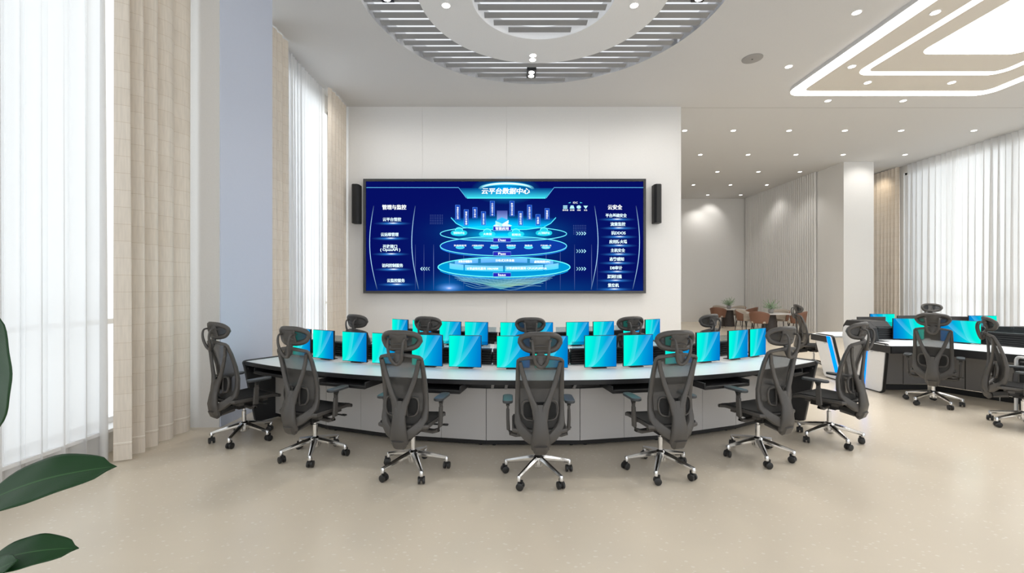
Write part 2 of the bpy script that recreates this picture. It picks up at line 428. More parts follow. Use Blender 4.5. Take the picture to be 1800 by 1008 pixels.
def window(name, x, y0, y1, z0, z1, nm, label):
    b = MB(); t = .07
    b.box((x, (y0+y1)/2, z0+t/2), (.10, y1-y0, t)); b.box((x, (y0+y1)/2, z1-t/2), (.10, y1-y0, t))
    b.box((x, (y0+y1)/2, z0+1.0), (.08, y1-y0, .05))
    for k in range(nm+1):
        yy = y0+(y1-y0)*k/nm; yy = min(max(yy, y0+t/2), y1-t/2); b.box((x, yy, (z0+z1)/2), (.10, t, z1-z0))
    o = struct(b.build(name, M_['white_frame'], smooth=0), label)
    g = MB().box((x, (y0+y1)/2, (z0+z1)/2), (.006, y1-y0-.02, z1-z0-.02)).build('window_pane', M_['glass'], o, smooth=0, world=True)
    s_ = MB().box((x+(.13 if x < 0 else -.13), (y0+y1)/2, z0+.0), (.20, y1-y0, .03)).build('window_sill', M_['white_frame'], o, smooth=0, world=True)
window('window_1', XL+.02, .2, 4.55, .26, 5.3, 3, 'tall white framed window behind the nearest sheer curtain')
window('window_2', XL+.02, 6.25, 9.15, .26, 5.3, 2, 'tall white framed window behind the sheer curtain beside the screen wall')
# screen wall, in panels with thin joints
b = MB(); xs = [-3.88, -1.98, -.12, 1.71, 3.74]
for i in range(4): b.box(((xs[i]+xs[i+1])/2, 9.6, CEIL/2), (xs[i+1]-xs[i]-.0025, .2, CEIL))
b.box((-.07, 9.64, CEIL/2), (7.6, .18, CEIL))
struct(b.build('wall_front', W, smooth=0))
struct(MB().box((3.64, 14.6, CEIL/2), (.2, 9.8, CEIL)).build('wall_partition', W, smooth=0))
struct(MB().box((7.1, 19.55, CEIL/2), (7.2, .2, CEIL)).build('wall_back', W, smooth=0))
# right wall: plain part, then fluted cladding
struct(MB().box((10.70, 16.65, CEIL/2), (.2, 5.68, CEIL)).build('wall_right', W, smooth=0))
b = MB(); yy = 14.95
while yy < 19.40:
    b.tube([(10.545, yy, .0), (10.545, yy, CEIL)], .044, 10); yy += .118
tag(b.build('fluted_cladding', W, smooth=60), 'pale fluted wall cladding behind the dining tables', 'wall panel')
struct(MB().box((11.06, 14.05, CEIL/2), (.96, .7, CEIL)).build('column_right', W, smooth=0), 'broad pale column between the fluted wall and the right curtains')
struct(MB().box((12.3, 15.45, CEIL/2), (1.9, .2, CEIL)).build('wall_niche', W, smooth=0))
b = MB(); XRW = 13.05
rw = [(YB+.5, 1.6), (2.6, 7.6), (8.0, 14.2)]
prev = YB
for a, c in rw:
    wallx(b, XRW, prev, a, 0, CEIL); wallx(b, XRW, a, c, 0, .3); wallx(b, XRW, a, c, 5.35, CEIL); prev = c
wallx(b, XRW, prev, 15.5, 0, CEIL)
struct(b.build('wall_window_side', W, smooth=0))
for i, (a, c) in enumerate(rw): window('window_%d' % (i+3), XRW, a, c, .3, 5.35, 4, 'tall white framed window in the far right wall, number %d from the front' % (i+1))

# ------------------------------------------------------------------ curtains
def curtain(name, m, x, y0, y1, amp, pitch, label, cat, group, seed, zt=CEIL-.02, zb=.015, side=1):
    rnd = random.Random(seed); NP = 14 if name == 'drape' else 22; n = int((y1-y0)/pitch*NP); b = MB(); rows = []
    ks = [rnd.uniform(.75, 1.3) for _ in range(400)]; ps = []; u = 0; s = 0.0; prev = None; us = []
    top = []; bot = []
    ph = 0.0
    for i in range(n+1):
        t = i/n; yy = y0+(y1-y0)*t
        ph += 2*PI/NP*(.8+.4*(math.sin(i*.051*14/NP+seed)*.5+.5))
        a = amp*(.65+.35*math.sin(i*.037*14/NP+seed*2.1))
        if name == 'drape': dx = a*(2*abs(math.sin(ph/2))**.8-1); dyy = .18*a*math.sin(ph)
        else: dx = a*math.sin(ph)+.25*a*math.sin(2.3*ph+seed); dyy = .62*a*math.sin(2*ph)
        top.append((x+dx*.55, yy+dyy*.5)); bot.append((x+dx, yy+dyy))
    us = [0.0]
    for i in range(1, n+1): us.append(us[-1]+math.dist(bot[i], bot[i-1]))
    nz = 8
    for j in range(nz+1):
        f = j/nz; z = zb+(zt-zb)*f; g = f**1.5
        rows.append([(bot[i][0]*(1-g)+top[i][0]*g, bot[i][1]*(1-g)+top[i][1]*g, z) for i in range(n+1)])
    b.grid(rows)
    for j in range(nz+1):
        for i in range(n+1): b.uv[j*(n+1)+i] = (us[i], rows[j][0][2])
    root = b.build(name, m, None, smooth=80)
    return tag(root, label, cat, group)
def add_hem(root, x, y0, y1):
    pass
GD = 'beige checked drapes'; GS = 'white sheer curtains'
curtain('drape', M_['drape'], -3.58, 3.88, 4.80, .125, .19, 'wide beige checked drape nearest the camera, beside the wall column', 'curtain', GD, 1.3)
curtain('drape', M_['drape'], -3.64, 6.42, 7.0, .06, .14, 'narrow beige drape just beyond the left wall column', 'curtain', GD, 2.2)
curtain('drape', M_['drape'], -3.64, 8.52, 9.45, .06, .15, 'beige drape in the left corner against the screen wall', 'curtain', GD, 3.7)
curtain('sheer_curtain', M_['sheer'], -3.75, 1.0, 3.93, .085, .14, 'white sheer curtain at the left edge of the picture, before the nearest window', 'curtain', GS, 4.1)
curtain('sheer_curtain', M_['sheer'], -3.78, 6.95, 8.60, .07, .12, 'white sheer curtain between two beige drapes left of the big screen', 'curtain', GS, 5.9)
curtain('drape', M_['drape'], 12.78, 14.15, 15.3, .07, .16, 'beige drape at the far right, next to the broad pale column', 'curtain', GD, 6.4)
curtain('sheer_curtain', M_['sheer'], 12.86, 8.0, 13.98, .10, .17, 'long white sheer curtain across the far right window', 'curtain', GS, 7.7)
curtain('sheer_curtain', M_['sheer'], 12.86, 2.6, 7.9, .07, .16, 'white sheer curtain in the right window nearest the camera', 'curtain', GS, 8.8)

# ------------------------------------------------------------------ office chair
def yb(z):                                                   # line of the backrest, side view
    pts = [(.34, -.20), (.45, -.215), (.58, -.20), (.68, -.195), (.80, -.215), (.92, -.25), (1.04, -.30), (1.2, -.34)]
    for (a, b_), (c, d) in zip(pts, pts[1:]):
        if z <= c: return b_+(d-b_)*max(0, (z-a))/(c-a)
    return pts[-1][1]
def make_chair():
    root = empty('office_chair', (0, 0, 0))
    P, B, C = M_['plastic'], M_['plastic2'], M_['chrome']
    # five-star base
    b = MB()
    b.lathe([(.030, .085), (.045, .095), (.050, .135), (.046, .175), (.030, .188), (.018, .190)], 20)
    for k in range(5):
        a = R(90+72*k); d = Vector((math.cos(a), math.sin(a), 0))
        b.strap([d*.035+Vector((0, 0, .155)), d*.12+Vector((0, 0, .138)), d*.22+Vector((0, 0, .115)), d*.29+Vector((0, 0, .098))],
                [.050, .044, .036, .030], [.052, .044, .034, .028], (0, 0, 1), cham=.4)
        b.lathe([(.017, 0), (.018, .03), (.012, .042)], 12, (d.x*.285, d.y*.285, .070))
    b.build('star_base', C, root, 40)
    for k in range(5):
        a = R(90+72*k); d = Vector((math.cos(a), math.sin(a), 0)); rr = a+R((35, -50, 20, 75, -15)[k])
        w = Vector((math.cos(rr), math.sin(rr), 0)); f = Vector((-w.y, w.x, 0)); o = d*.285
        cb = MB(); c0 = o+f*.012+Vector((0, 0, .031))
        for s_ in (-1, 1):
            q = c0+w*(s_*.018)
            cb.tube([q-w*.011, q-w*.008, q+w*.008, q+w*.011], [.024, .030, .030, .024], 18)
        caster = cb.build('caster', M_['rubber'], root, 40)
        hb = MB(); hb.box(tuple(c0+Vector((0, 0, .022))), (.014, .040, .050), rr-PI/2+PI/2)
        hb.lathe([(.009, 0), (.009, .035)], 10, (o.x, o.y, .045)); hb.build('fork', B, caster, 30)
    g = MB().lathe([(.020, .17), (.021, .30), (.0125, .302), (.0125, .375)], 18); g.build('gas_lift', C, root, 30)
    # mechanism and its tail to the back
    b = MB(); b.box((0, .01, .385), (.17, .26, .060)); b.box((0, .0, .350), (.11, .16, .03))
    b.strap([(0, -.08, .385), (0, -.17, .372), (0, -.245, .352)], [.13, .12, .105], [.07, .07, .085], (0, 0, 1))
    b.strap([(.10, .05, .40), (.26, .08, .39)], .014, .014, (0, 0, 1)); b.box((.262, .083, .39), (.05, .03, .012))
    b.build('tilt_mechanism', B, root, 30, bevel=.006)
    # seat
    rows = []
    for j in range(13):
        v = j/12; yy = -.22+.50*v; z = .476-.012*math.sin(PI*v)-(.045*max(0, (v-.75)/.25)**1.8)
        rows.append([((-1+2*i/14)*(.203+.012*math.sin(PI*v)), yy-.02*abs(-1+2*i/14)**3*(1 if v > .5 else -1), z+.012*abs(-1+2*i/14)**2.5) for i in range(15)])
    seat = MB().grid(rows, thick=(0, 0, -.030)).build('seat', M_['seatm'], root, 50)
    b = MB()
    rim = [(.206*sx, y_, z_) for sx, y_, z_ in ((-1, -.20, .458), (-1, 0, .455), (-1, .18, .448), (-.9, .27, .425), (-.5, .29, .415), (.5, .29, .415), (.9, .27, .425), (1, .18, .448), (1, 0, .455), (1, -.20, .458), (.7, -.225, .455), (-.7, -.225, .455))]
    b.strap(rim, .030, .032, (0, 0, 1), closed=True)
    b.box((0, .12, .415), (.36, .05, .028)); b.box((0, -.12, .415), (.36, .05, .028)); b.box((-.12, 0, .425), (.03, .34, .03)); b.box((.12, 0, .425), (.03, .34, .03))
    b.build('seat_frame', P, root, 40)
    # armrests
    for s_ in (-1, 1):
        b = MB()
        b.strap([(s_*.08, -.02, .372), (s_*.19, -.02, .362), (s_*.234, -.02, .376), (s_*.252, -.02, .41), (s_*.256, -.018, .50), (s_*.256, -.015, .575)],
                [.052, .052, .052, .054, .050, .046], [.030, .030, .032, .028, .026, .024], (0, .001, 1) if 0 else (s_*.5, 0, 1), cham=.35)
        b.box((s_*.256, -.013, .605), (.018, .034, .09))
        post = b.build('armrest_post', P, root, 40)
        b = MB(); pts = rrect(-.043, -.115, .043, .125, .040, 6)
        b.prism([(p[0]+s_*.256, p[1]+.01) for p in pts], .640, .664)
        b.build('arm_pad', M_['armtop'], post, 30, bevel=.007, seg=3)
        b = MB(); b.strap([(s_*.256, -.013, .600), (s_*.256, -.008, .645)], [.03, .06], [.026, .04], (1, 0, 0)); b.build('pad_bracket', B, post, 30)
    # backrest frame
    b = MB()
    def bp(x, z, off=0.0): return (x, yb(z)+.05*(abs(x)/.19)**2+off, z)
    sidew = [(1.018, .172), (.93, .174), (.80, .175), (.68, .176), (.58, .176), (.515, .172), (.468, .145), (.425, .095), (.40, .05), (.395, .0)]
    ro = {.515: -.008, .468: -.028, .425: -.050, .40: -.066, .395: -.070}
    Lp = [bp(-w_, z_, ro.get(z_, 0)) for z_, w_ in sidew]; Rp = [bp(w_, z_, ro.get(z_, 0)) for z_, w_ in sidew][::-1]
    topb = [bp(w_, z_) for w_, z_ in ((.162, 1.032), (.12, 1.042), (.06, 1.052), (0, 1.055), (-.06, 1.052), (-.12, 1.042), (-.162, 1.032))]
    loop = Lp[:-1]+Rp+topb
    nn = len(Lp)-1+len(Rp)
    ws = [.030, .034, .038, .041, .046, .058, .072, .080, .080][:len(Lp)-1]; ws = ws+[.060]+ws[::-1]+[.024, .026, .030, .034, .030, .026, .024]
    ts = [.026, .028, .030, .033, .037, .042, .044, .042, .040]; ts = ts+[.042]+ts[::-1]+[.026]*7
    b.strap(loop, ws, ts, closed=True, cham=.26)
    fr = b.build('back_frame', P, root, 45)
    # mesh
    rows = []
    for j in range(15):
        z = .43+(1.03-.43)*j/14
        w_ = .170 if z > .52 else .170-(.52-z)/.09*.075
        if z > .95: w_ = .166
        rows.append([bp((-1+2*i/10)*w_, z+(.018*(1-abs(-1+2*i/10)) if j == 14 else 0), .004) for i in range(11)])
    MB().grid(rows).build('back_mesh', M_['mesh'], root, 70)
    # V brace flowing into the rear spine
    b = MB()
    for s_ in (-1, 1):
        b.strap([(s_*.158, yb(1.0)+.022, 1.010), (s_*.140, yb(.93)+.002, .93), (s_*.108, yb(.82)-.032, .82), (s_*.070, yb(.72)-.055, .72), (s_*.040, yb(.65)-.070, .65), (s_*.028, yb(.58)-.080, .57)],
                [.030, .036, .038, .042, .058, .060], [.022, .022, .024, .028, .032, .036], cham=.35)
    b.strap([(0, -.262, .675), (0, -.272, .62), (0, -.290, .52), (0, -.298, .44), (0, -.285, .375), (0, -.268, .335)], [.050, .094, .112, .138, .150, .140], [.02, .034, .044, .050, .050, .044], cham=.4)
    b.build('back_spine', P, root, 45)
    b = MB(); b.strap([(0, -.290, .375), (0, -.272, .325), (0, -.255, .305)], [.122, .112, .098], [.070, .066, .05], cham=.35); b.strap([(0, -.24, .335), (0, -.12, .355)], [.10, .12], [.05, .05], (0, 0, 1)); b.build('spine_foot', P, root, 40)
    # lumbar pad: two looped wings in front of the spine
    b = MB()
    for s_ in (-1, 1):
        lp = [(s_*x_, yb(z_)-.022, z_) for x_, z_ in ((.045, .685), (.10, .700), (.128, .690), (.140, .655), (.138, .600), (.118, .560), (.080, .548), (.045, .556))]
        b.strap(smooth_pts(lp, True), .013, .020, closed=True)
    lum = b.build('lumbar_support', P, root, 45)
    b = MB()
    b.prism_axis(rrect(-.128, .565, .128, .685, .03, 4), (0, -.215, 0), (1, 0, 0), (0, 0, 1), (0, 1, 0), .008); b.build('lumbar_pad', M_['seatm'], lum, 30)
    # headrest
    def hp(x, z, off=0): return (x, -.292+.075*(abs(x)/.165)**2+off-(z-1.16)*.25, z)
    out = []
    nO = 28
    for k in range(nO):
        a = 2*PI*k/nO; ca, sa = math.cos(a), math.sin(a)
        ex = .155*math.copysign(abs(ca)**.66, ca); ez = .062*math.copysign(abs(sa)**.74, sa)
        ez += .006*(1-(ex/.16)**2) if sa > 0 else -.002
        if sa < 0: ex *= .93
        out.append(hp(ex, 1.162+ez))
    b = MB(); b.strap(out, .046, .038, closed=True, cham=.5)
    b.strap([hp(0, 1.218), hp(0, 1.165, -.006), hp(0, 1.108)], [.150, .145, .140], [.022, .028, .024], cham=.5)
    b.strap([hp(-.06, 1.135, -.022), hp(0, 1.142, -.026), hp(.06, 1.135, -.022)], .012, .012)
    head = b.build('headrest', P, root, 50)
    rows = [[hp((-1+2*i/12)*.150*(1-.22*abs(-1+2*j/4)**2.2), 1.162+(-1+2*j/4)*.052, .006) for i in range(13)] for j in range(5)]
    MB().grid(rows).build('headrest_mesh', M_['padm'], head, 70)
    b = MB()
    side = [(.066, -.318, 1.182), (.066, -.342, 1.178), (.064, -.356, 1.150), (.060, -.358, 1.105), (.054, -.350, 1.060), (.042, -.338, 1.018), (.022, -.328, .992)]
    sp = smooth_pts([(-x_, y_, z_) for x_, y_, z_ in side]+[(0, -.325, .984)]+side[::-1]); m_ = len(sp)-1
    b.tube(sp, [.008+.008*math.sin(PI*i/m_)**2.2 for i in range(m_+1)], 10)
    for s_ in (-1, 1): b.box((s_*.070, -.305, 1.182), (.030, .024, .016))
    b.strap([(0, -.285, 1.085), (0, -.300, 1.05), (0, -.312, 1.01), (0, -.318, .975)], [.050, .085, .075, .045], [.03, .034, .03, .022], cham=.4)
    b.build('headrest_bracket', P, root, 50)
    return root
chair0 = make_chair()
used = [False]
def place_chair(x, y, heading, label, group):
    """heading: degrees clockwise from the +Y direction"""
    c = copy_tree(chair0) if used[0] else chair0
    used[0] = True
    c.location = (x, y, 0); c.rotation_euler = (0, 0, -R(heading)); tag(c, label, 'chair', group); return c
AX, AY = .21, 9.71
def arc(r, th, z=0.0): return (AX+r*math.sin(R(th)), AY-r*math.cos(R(th)), z)
G1 = 'mesh office chairs along the front curved desk'
names1 = ['leftmost mesh office chair, by the wall column at the left end of the front desk', 'second mesh office chair from the left at the front curved desk',
          'third mesh office chair from the left at the front curved desk', 'middle mesh office chair of the front curved desk, seen square from behind',
          'mesh office chair just right of the middle one at the front curved desk', 'second mesh office chair from the right at the front curved desk',
          'rightmost mesh office chair of the front curved desk, beside its dark right end']
for th, rr, nm in zip((-30.1, -20.1, -10.1, .1, 10.2, 20.4, 30.6), (6.02, 6.02, 6.08, 6.10, 6.08, 6.04, 6.08), names1):
    p = arc(rr, th); place_chair(p[0], p[1], -th, nm, G1)
G2 = 'mesh office chairs at the rear curved desk'
for th, nm in zip((-27, -14.6, 0, 14.4, 29), ('leftmost chair of the rear desk, only its headrest showing before the left curtain', 'second chair from the left at the rear desk, headrest between two monitors',
        'middle chair of the rear desk, headrest directly above the middle front chair', 'second chair from the right at the rear desk, headrest before the screen wall', 'rightmost chair of the rear desk, headrest just right of the screen wall')):
    p = arc(4.55, th); place_chair(p[0], p[1], -th, nm, G2)
G3 = 'mesh office chairs at the right consoles'
place_chair(5.72, 5.83, 46, 'mesh office chair seen from behind at the right console corner', G3)
place_chair(5.80, 4.87, 130, 'mesh office chair cut by the right picture edge, turned side on', G3)
place_chair(5.86, 8.35, 108, 'mesh office chair turned sideways beyond the white console ends', G3)
place_chair(8.52, 8.58, 200, 'far mesh office chair behind the right console, only its headrest showing', G3)

# ------------------------------------------------------------------ monitors
def make_monitor(w, h, pic, zb_=.757, back=False):
    """faces -Y; origin on the desktop plane z=0 of the world"""
    root = empty('monitor', (0, 0, 0))
    b = MB(); b.box((0, .012, zb_-.74+h/2), (w, .022, h)); b.box((0, .030, zb_-.74+h*.45), (w*.6, .022, h*.5)); b.build('case', M_['mon_back'] if back else M_['bezel'], root, 0, bevel=.003)
    b = MB(); t = .004
    x0, x1, z0, z1 = -w/2+t, w/2-t, zb_-.74+t*1.6, zb_-.74+h-t
    b.box((0, -.0005, (z0+z1)/2), (x1-x0, .003, z1-z0)); b.build('display', pic, root, 0)
    b = MB(); b.box((0, .085, .004), (w*.45, .12, .007)); b.strap([(0, .09, .01), (0, .075, .10), (0, .045, .17)], .05, .018); b.build('stand', M_['bezel'], root, 20, bevel=.002)
    return root
mon1 = make_monitor(.345, .332, M_['paper1'])
mon2 = make_monitor(.43, .332, M_['paper2'])
mon3 = make_monitor(.50, .30, M_['paper2'], back=True)
mused = set()
def put_monitor(proto, x, y, rz, label, group, z=.742):
    c = copy_tree(proto) if proto.name in mused else proto
    mused.add(proto.name)
    c.location = (x, y, z); c.rotation_euler = (0, 0, rz); return tag(c, label, 'monitor', group)
ordn = ['first', 'second', 'third', 'fourth', 'fifth', 'sixth', 'seventh']
th1 = [-31.4, -27.1, -21.9, -17.4, -12.1, -7.6, -2.12, 2.12, 7.75, 12.3, 17.6, 22.1, 27.4, 31.6]
for i, th in enumerate(th1):
    p = arc(5.29, th)
    if i in (6, 7): lb = 'monitor behind the middle front chair, on the %s of its pair, front curved desk' % ('left' if i == 6 else 'right')
    elif i < 6: lb = '%s teal and blue monitor from the left on the front curved desk' % ordn[i]
    else: lb = '%s teal and blue monitor from the right on the front curved desk' % ordn[13-i]
    put_monitor(mon1, p[0], p[1], R(th), lb, 'square monitors on the front curved desk')
th2 = [-32.6, -25.6, -17.9, -11.5, -3.25, 3.2, 11.7, 18.2, 26.2, 33.2]
for i, th in enumerate(th2):
    p = arc(3.62, th)
    lb = ('%s monitor from the left on the rear curved desk' % ordn[i]) if i < 5 else ('%s monitor from the right on the rear curved desk' % ordn[9-i])
    put_monitor(mon1, p[0], p[1], R(th), lb, 'square monitors on the rear curved desk')

# ------------------------------------------------------------------ curved desks
def curved_desk(dR, n, half, word, trays, keylbl):
    """radii of the front desk shifted by dR; n facets over +-half degrees"""
    Rf, Rb, Rc, Rr = 5.80+dR, 4.92+dR, 5.42+dR, 4.935+dR
    st = 2*half/n; root = empty('control_desk', arc((Rf+Rb)/2, 0)); w = dict(world=True)
    tag(root, word, 'desk', 'curved control desks')
    steps = 56
    def band(r0, r1, z0, z1, m, nm, h0=-half, h1=half, bevel=0):
        b = MB(); rows = []
        for k in range(steps+1):
            t = h0+(h1-h0)*k/steps; A, B_ = arc(r0, t), arc(r1, t)
            rows.append([(A[0], A[1], z0), (B_[0], B_[1], z0), (B_[0], B_[1], z1), (A[0], A[1], z1)])
        vs = [p for r_ in rows for p in r_]; fs = []
        for k in range(steps):
            for j in range(4): fs.append((k*4+j, k*4+(j+1) % 4, (k+1)*4+(j+1) % 4, (k+1)*4+j))
        fs += [(3, 2, 1, 0), tuple(steps*4+j for j in range(4))]
        b.add(vs, fs); bm = b
        o = b.build(nm, m, root, 30, world=True)
        bmm = bmesh.new(); bmm.from_mesh(o.data); bmesh.ops.recalc_face_normals(bmm, faces=bmm.faces); bmm.to_mesh(o.data); bmm.free()
        return o
    band(Rb, Rf-.012, .722, .742, M_['desk_top'], 'worktop')
    band(Rf-.0115, Rf, .700, .741, M_['desk_black'], 'edge_trim')
    band(Rb+.01, Rf-.012, .700, .7215, M_['desk_black'], 'underframe')
    # end panels
    for s_ in (-1, 1):
        b = MB(); t = s_*half; dr = Vector((math.sin(R(t)), -math.cos(R(t)), 0)); dt = Vector((math.cos(R(t)), math.sin(R(t)), 0))
        o = Vector((AX, AY, 0))
        prof = [(Rf-.17, .012), (Rf-.12, .03), (Rf-.005, .66), (Rf+.012, .725), (Rf+.0, .745), (Rf-.03, .752), (Rb+.02, .752), (Rb, .73), (Rb, .012)]
        b.prism_axis(prof, o+dt*(s_*.028), dr, Vector((0, 0, 1)), dt, .05)
        o2 = b.build('end_panel', M_['desk_side'], root, 20, bevel=.008, world=True)
        b = MB(); b.prism_axis([(Rf-.13, .655), (Rf-.02, .655), (Rf-.02, .672), (Rf-.13, .672)], o-dt*(s_*.02), dr, Vector((0, 0, 1)), dt, .04)
        b.prism_axis([(Rc+.01, .60), (Rf-.06, .60), (Rf-.06, .618), (Rc+.01, .618)], o-dt*(s_*.20), dr, Vector((0, 0, 1)), dt, .38)
        b.build('side_shelf', M_['desk_black'], root, 20, world=True)
    # louvred rails with glass on top, one per facet, standing along the rear edge
    for i in range(n):
        t0, t1 = -half+st*i, -half+st*(i+1); tm = (t0+t1)/2; L = 2*Rr*math.tan(R(st/2))-.01
        c = arc(Rr+.04, tm); b = MB(); rz = R(tm)
        b.box((c[0], c[1], .825), (L, .045, .158), rz)
        for k in range(6):
            q = arc(Rr+.07, tm); b.box((q[0], q[1], .765+.026*k), (L, .022, .013), rz)
        q = arc(Rr+.045, tm); b.box((q[0], q[1], .908), (L, .085, .010), rz)
        rail = b.build('louvre_rail', M_['desk_black'], root, 0, world=True)
        g = MB().box((q[0], q[1], .952), (L-.03, .008, .078), rz).build('glass_screen', M_['screen_glass'], rail, 0)
        # local mesh: subtract root position by hand
        for v in g.data.vertices: v.co -= root.location
    # keyboard trays
    for th, rout in trays:
        c = arc(rout-.16, th); b = MB(); rz = R(th)
        b.box((c[0], c[1], .640), (.52, .32, .016), rz)
        e = arc(rout-.005, th); b.box((e[0], e[1], .645), (.53, .03, .030), rz)
        for s_ in (-1, 1):
            q = Vector(c)+Vector((math.cos(rz), math.sin(rz), 0))*(s_*.265); b.box((q.x, q.y, .665), (.014, .34, .062), rz)
        b.build('keyboard_tray', M_['desk_black'], root, 20, bevel=.004, world=True)
    # angled brackets in front of the middle cabinet
    b = MB()
    for th in (-3.9, -2.6, 2.6, 3.9):
        a, c = arc(Rc+.02, th*1.10, .585), arc(Rf-.10, th, .69); b.strap([a, c], .028, .018, (1, 0, 0) if abs(th) > 9 else (0, 0, 1))
    b.build('support_bracket', M_['alu'], root, 20, world=True)
    b = MB()
    for i in range(2*n):                                      # cable slots near the rear edge
        t = -half+st*(i+.5)/2
        for k in range(5):
            q = arc(Rb+.27, t+(k-2)*.14); b.box((q[0], q[1], .7425), (.006, .06, .002), R(t))
    b.build('cable_slots', M_['desk_black'], root, 0, world=True)
    # cabinets: each facet is one unit with two doors
    for i in range(n):
        t0, t1 = -half+st*i, -half+st*(i+1); tm = (t0+t1)/2; g = .001
        kf = 1/math.cos(R(st/2))
        fr = [arc(Rc*kf, t0+g), arc(Rc*kf, t1-g)]; bk = [arc(Rb+.06, t1-g), arc(Rb+.06, t0+g)]
        cab = empty('desk_cabinet', arc(Rc-.2, tm)); pos = keylbl % (('middle' if i == n//2 else ('%s from the %s' % (ordn[min(i, n-1-i)], 'left' if i < n//2 else 'right'))))
        tag(cab, pos, 'cabinet', 'desk cabinets of the '+('front' if dR == 0 else 'rear')+' curved desk')
        b = MB(); b.prism([p[:2] for p in fr+bk], .066, .698); b.build('body', M_['desk_black'], cab, 0, world=True)
        b = MB(); F = [arc((Rc-.012)*kf, t0+g), arc((Rc-.012)*kf, t1-g)]; b.prism([p[:2] for p in F+bk], .018, .064)
        b.build('plinth', M_['desk_black'], cab, 0, world=True)
        fa, fb = Vector(fr[0]), Vector(fr[1]); d = (fb-fa); L = d.length; d.normalize(); nrm = Vector((math.sin(R(tm)), -math.cos(R(tm)), 0))
        for k in range(2):
            c = fa+d*(L*(.25+.5*k))+nrm*.010
            MB().box((c.x, c.y, .326), (L/2-.003, .018, .515), R(tm)).build('door', M_['door'], cab, 0, bevel=.002, world=True)
        b = MB()
        for k in (.08, .92):
            c = fa+d*(L*k)-nrm*.05; b.lathe([(.018, 0), (.018, .010), (.008, .011), (.008, .02)], 10, (c.x, c.y, .0))
        b.build('foot', M_['desk_black'], cab, 30, world=True)
curved_desk(0, 7, 34.3, 'long front curved control desk, white top with black edge and dark ends', ((-29.3, 5.80), (-18.3, 5.87), (-9.2, 5.87), (9.4, 5.86), (18.2, 5.90), (28.2, 5.80)), '%s grey two-door cabinet under the front curved desk')
curved_desk(-1.69, 5, 36.5, 'smaller rear curved control desk between the front desk and the screen wall', (), '%s grey cabinet under the rear curved desk')

# ------------------------------------------------------------------ right consoles
def poly_console(front, back, label, rails, end=True):
    c = [sum(p[i] for p in front+back)/len(front+back) for i in (0, 1)]
    root = empty('console', (c[0], c[1], 0)); tag(root, label, 'console', 'white ended consoles on the right')
    b = MB(); b.prism(front+back[::-1], .720, .745); b.build('worktop', M_['desk_top'], root, 20, world=True)
    b = MB()
    for p, q in zip(front, front[1:]):
        p, q = Vector((*p, 0)), Vector((*q, 0)); d = q-p; m_ = (p+q)/2; b.box((m_.x, m_.y, .690), (d.length, .02, .105), math.atan2(d.y, d.x))
    x_, ya, yb_ = front[0][0], min(front[0][1], back[0][1]), max(front[0][1], back[0][1])
    b.box((x_-.004, (ya+yb_)/2, .690), (.02, yb_-ya, .105))
    b.build('edge_trim', M_['desk_black'], root, 0, world=True)
    return root
F = [(5.44, 6.16), (5.90, 6.16), (6.55, 5.04)]; Bk = [(5.44, 6.64), (5.86, 6.64), (5.86, 7.02), (6.72, 7.02), (7.47, 5.39)]
con = poly_console(F, Bk, 'angled right console with white top, facing the nearer chairs', None)
def cab_line(parent_label, p, q, n, depth_n, m, zt=.62):
    p, q = Vector((*p, 0)), Vector((*q, 0)); d = (q-p); L = d.length/n; d.normalize(); rz = math.atan2(d.y, d.x); nv = Vector(depth_n)
    for i in range(n):
        c = p+d*(L*(i+.5)); cab = empty('console_cabinet', (c.x, c.y, 0)); tag(cab, parent_label[i], 'cabinet', 'dark grey cabinets under the right console')
        cc = c+nv*.16; MB().box((cc.x, cc.y, .385), (L-.01, .28, .60), rz).build('body', M_['desk_black'], cab, 0, world=True)
        MB().box((c.x+nv.x*.02, c.y+nv.y*.02, .04), (L-.01, .02, .078), rz).build('plinth', M_['desk_black'], cab, 0, world=True)
        for k in (-.25, .25):
            e = c+d*(L*k); MB().box((e.x+nv.x*.01, e.y+nv.y*.01, .37), (L/2-.012, .018, .56), rz).build('door', M_['door_dark'], cab, 0, bevel=.002, world=True)
cab_line(['dark grey two-door cabinet behind the chair at the right console corner'], (5.66, 6.64), (6.44, 6.64), 1, (0, 1, 0), M_['door_dark'])
cab_line(['dark cabinet under the angled wing of the right console, next to its corner', 'dark cabinet under the angled wing of the right console, nearer the camera'], (6.46, 6.58), (7.14, 5.40), 2, (.866, .5, 0), M_['door_dark'])
def louver(parent, p, q, z0, z1, name='louvre_rail', glass=True):
    p, q = Vector((*p, 0)), Vector((*q, 0)); d = q-p; c = (p+q)/2; rz = math.atan2(d.y, d.x); b = MB()
    b.box((c.x, c.y, (z0+z1)/2), (d.length, .05, z1-z0), rz); n_ = int((z1-z0)/.03)
    nv = Vector((d.y, -d.x, 0)).normalized()
    for k in range(n_):
        b.box((c.x+nv.x*.035, c.y+nv.y*.035, z0+.02+.03*k), (d.length, .025, .014), rz)
        b.box((c.x-nv.x*.035, c.y-nv.y*.035, z0+.02+.03*k), (d.length, .025, .014), rz)
    b.box((c.x, c.y, z1), (d.length, .11, .012), rz)
    o = b.build(name, M_['desk_black'], parent, 0, world=True)
    if glass:
        g = MB().box((c.x, c.y, z1+.05), (d.length-.02, .008, .085), rz).build('glass_screen', M_['screen_glass'], o, 0)
        for v in g.data.vertices: v.co -= parent.location
louver(con, (5.90, 6.97), (6.66, 6.97), .746, .93)
louver(con, (6.74, 6.90), (7.38, 5.50), .746, .93)
back = poly_console([(5.44, 7.80), (5.9, 8.10), (9.40, 8.10)], [(5.44, 7.42), (5.86, 7.42), (5.86, 7.06), (9.40, 7.06)], 'long straight console back to back with the angled right console', None)
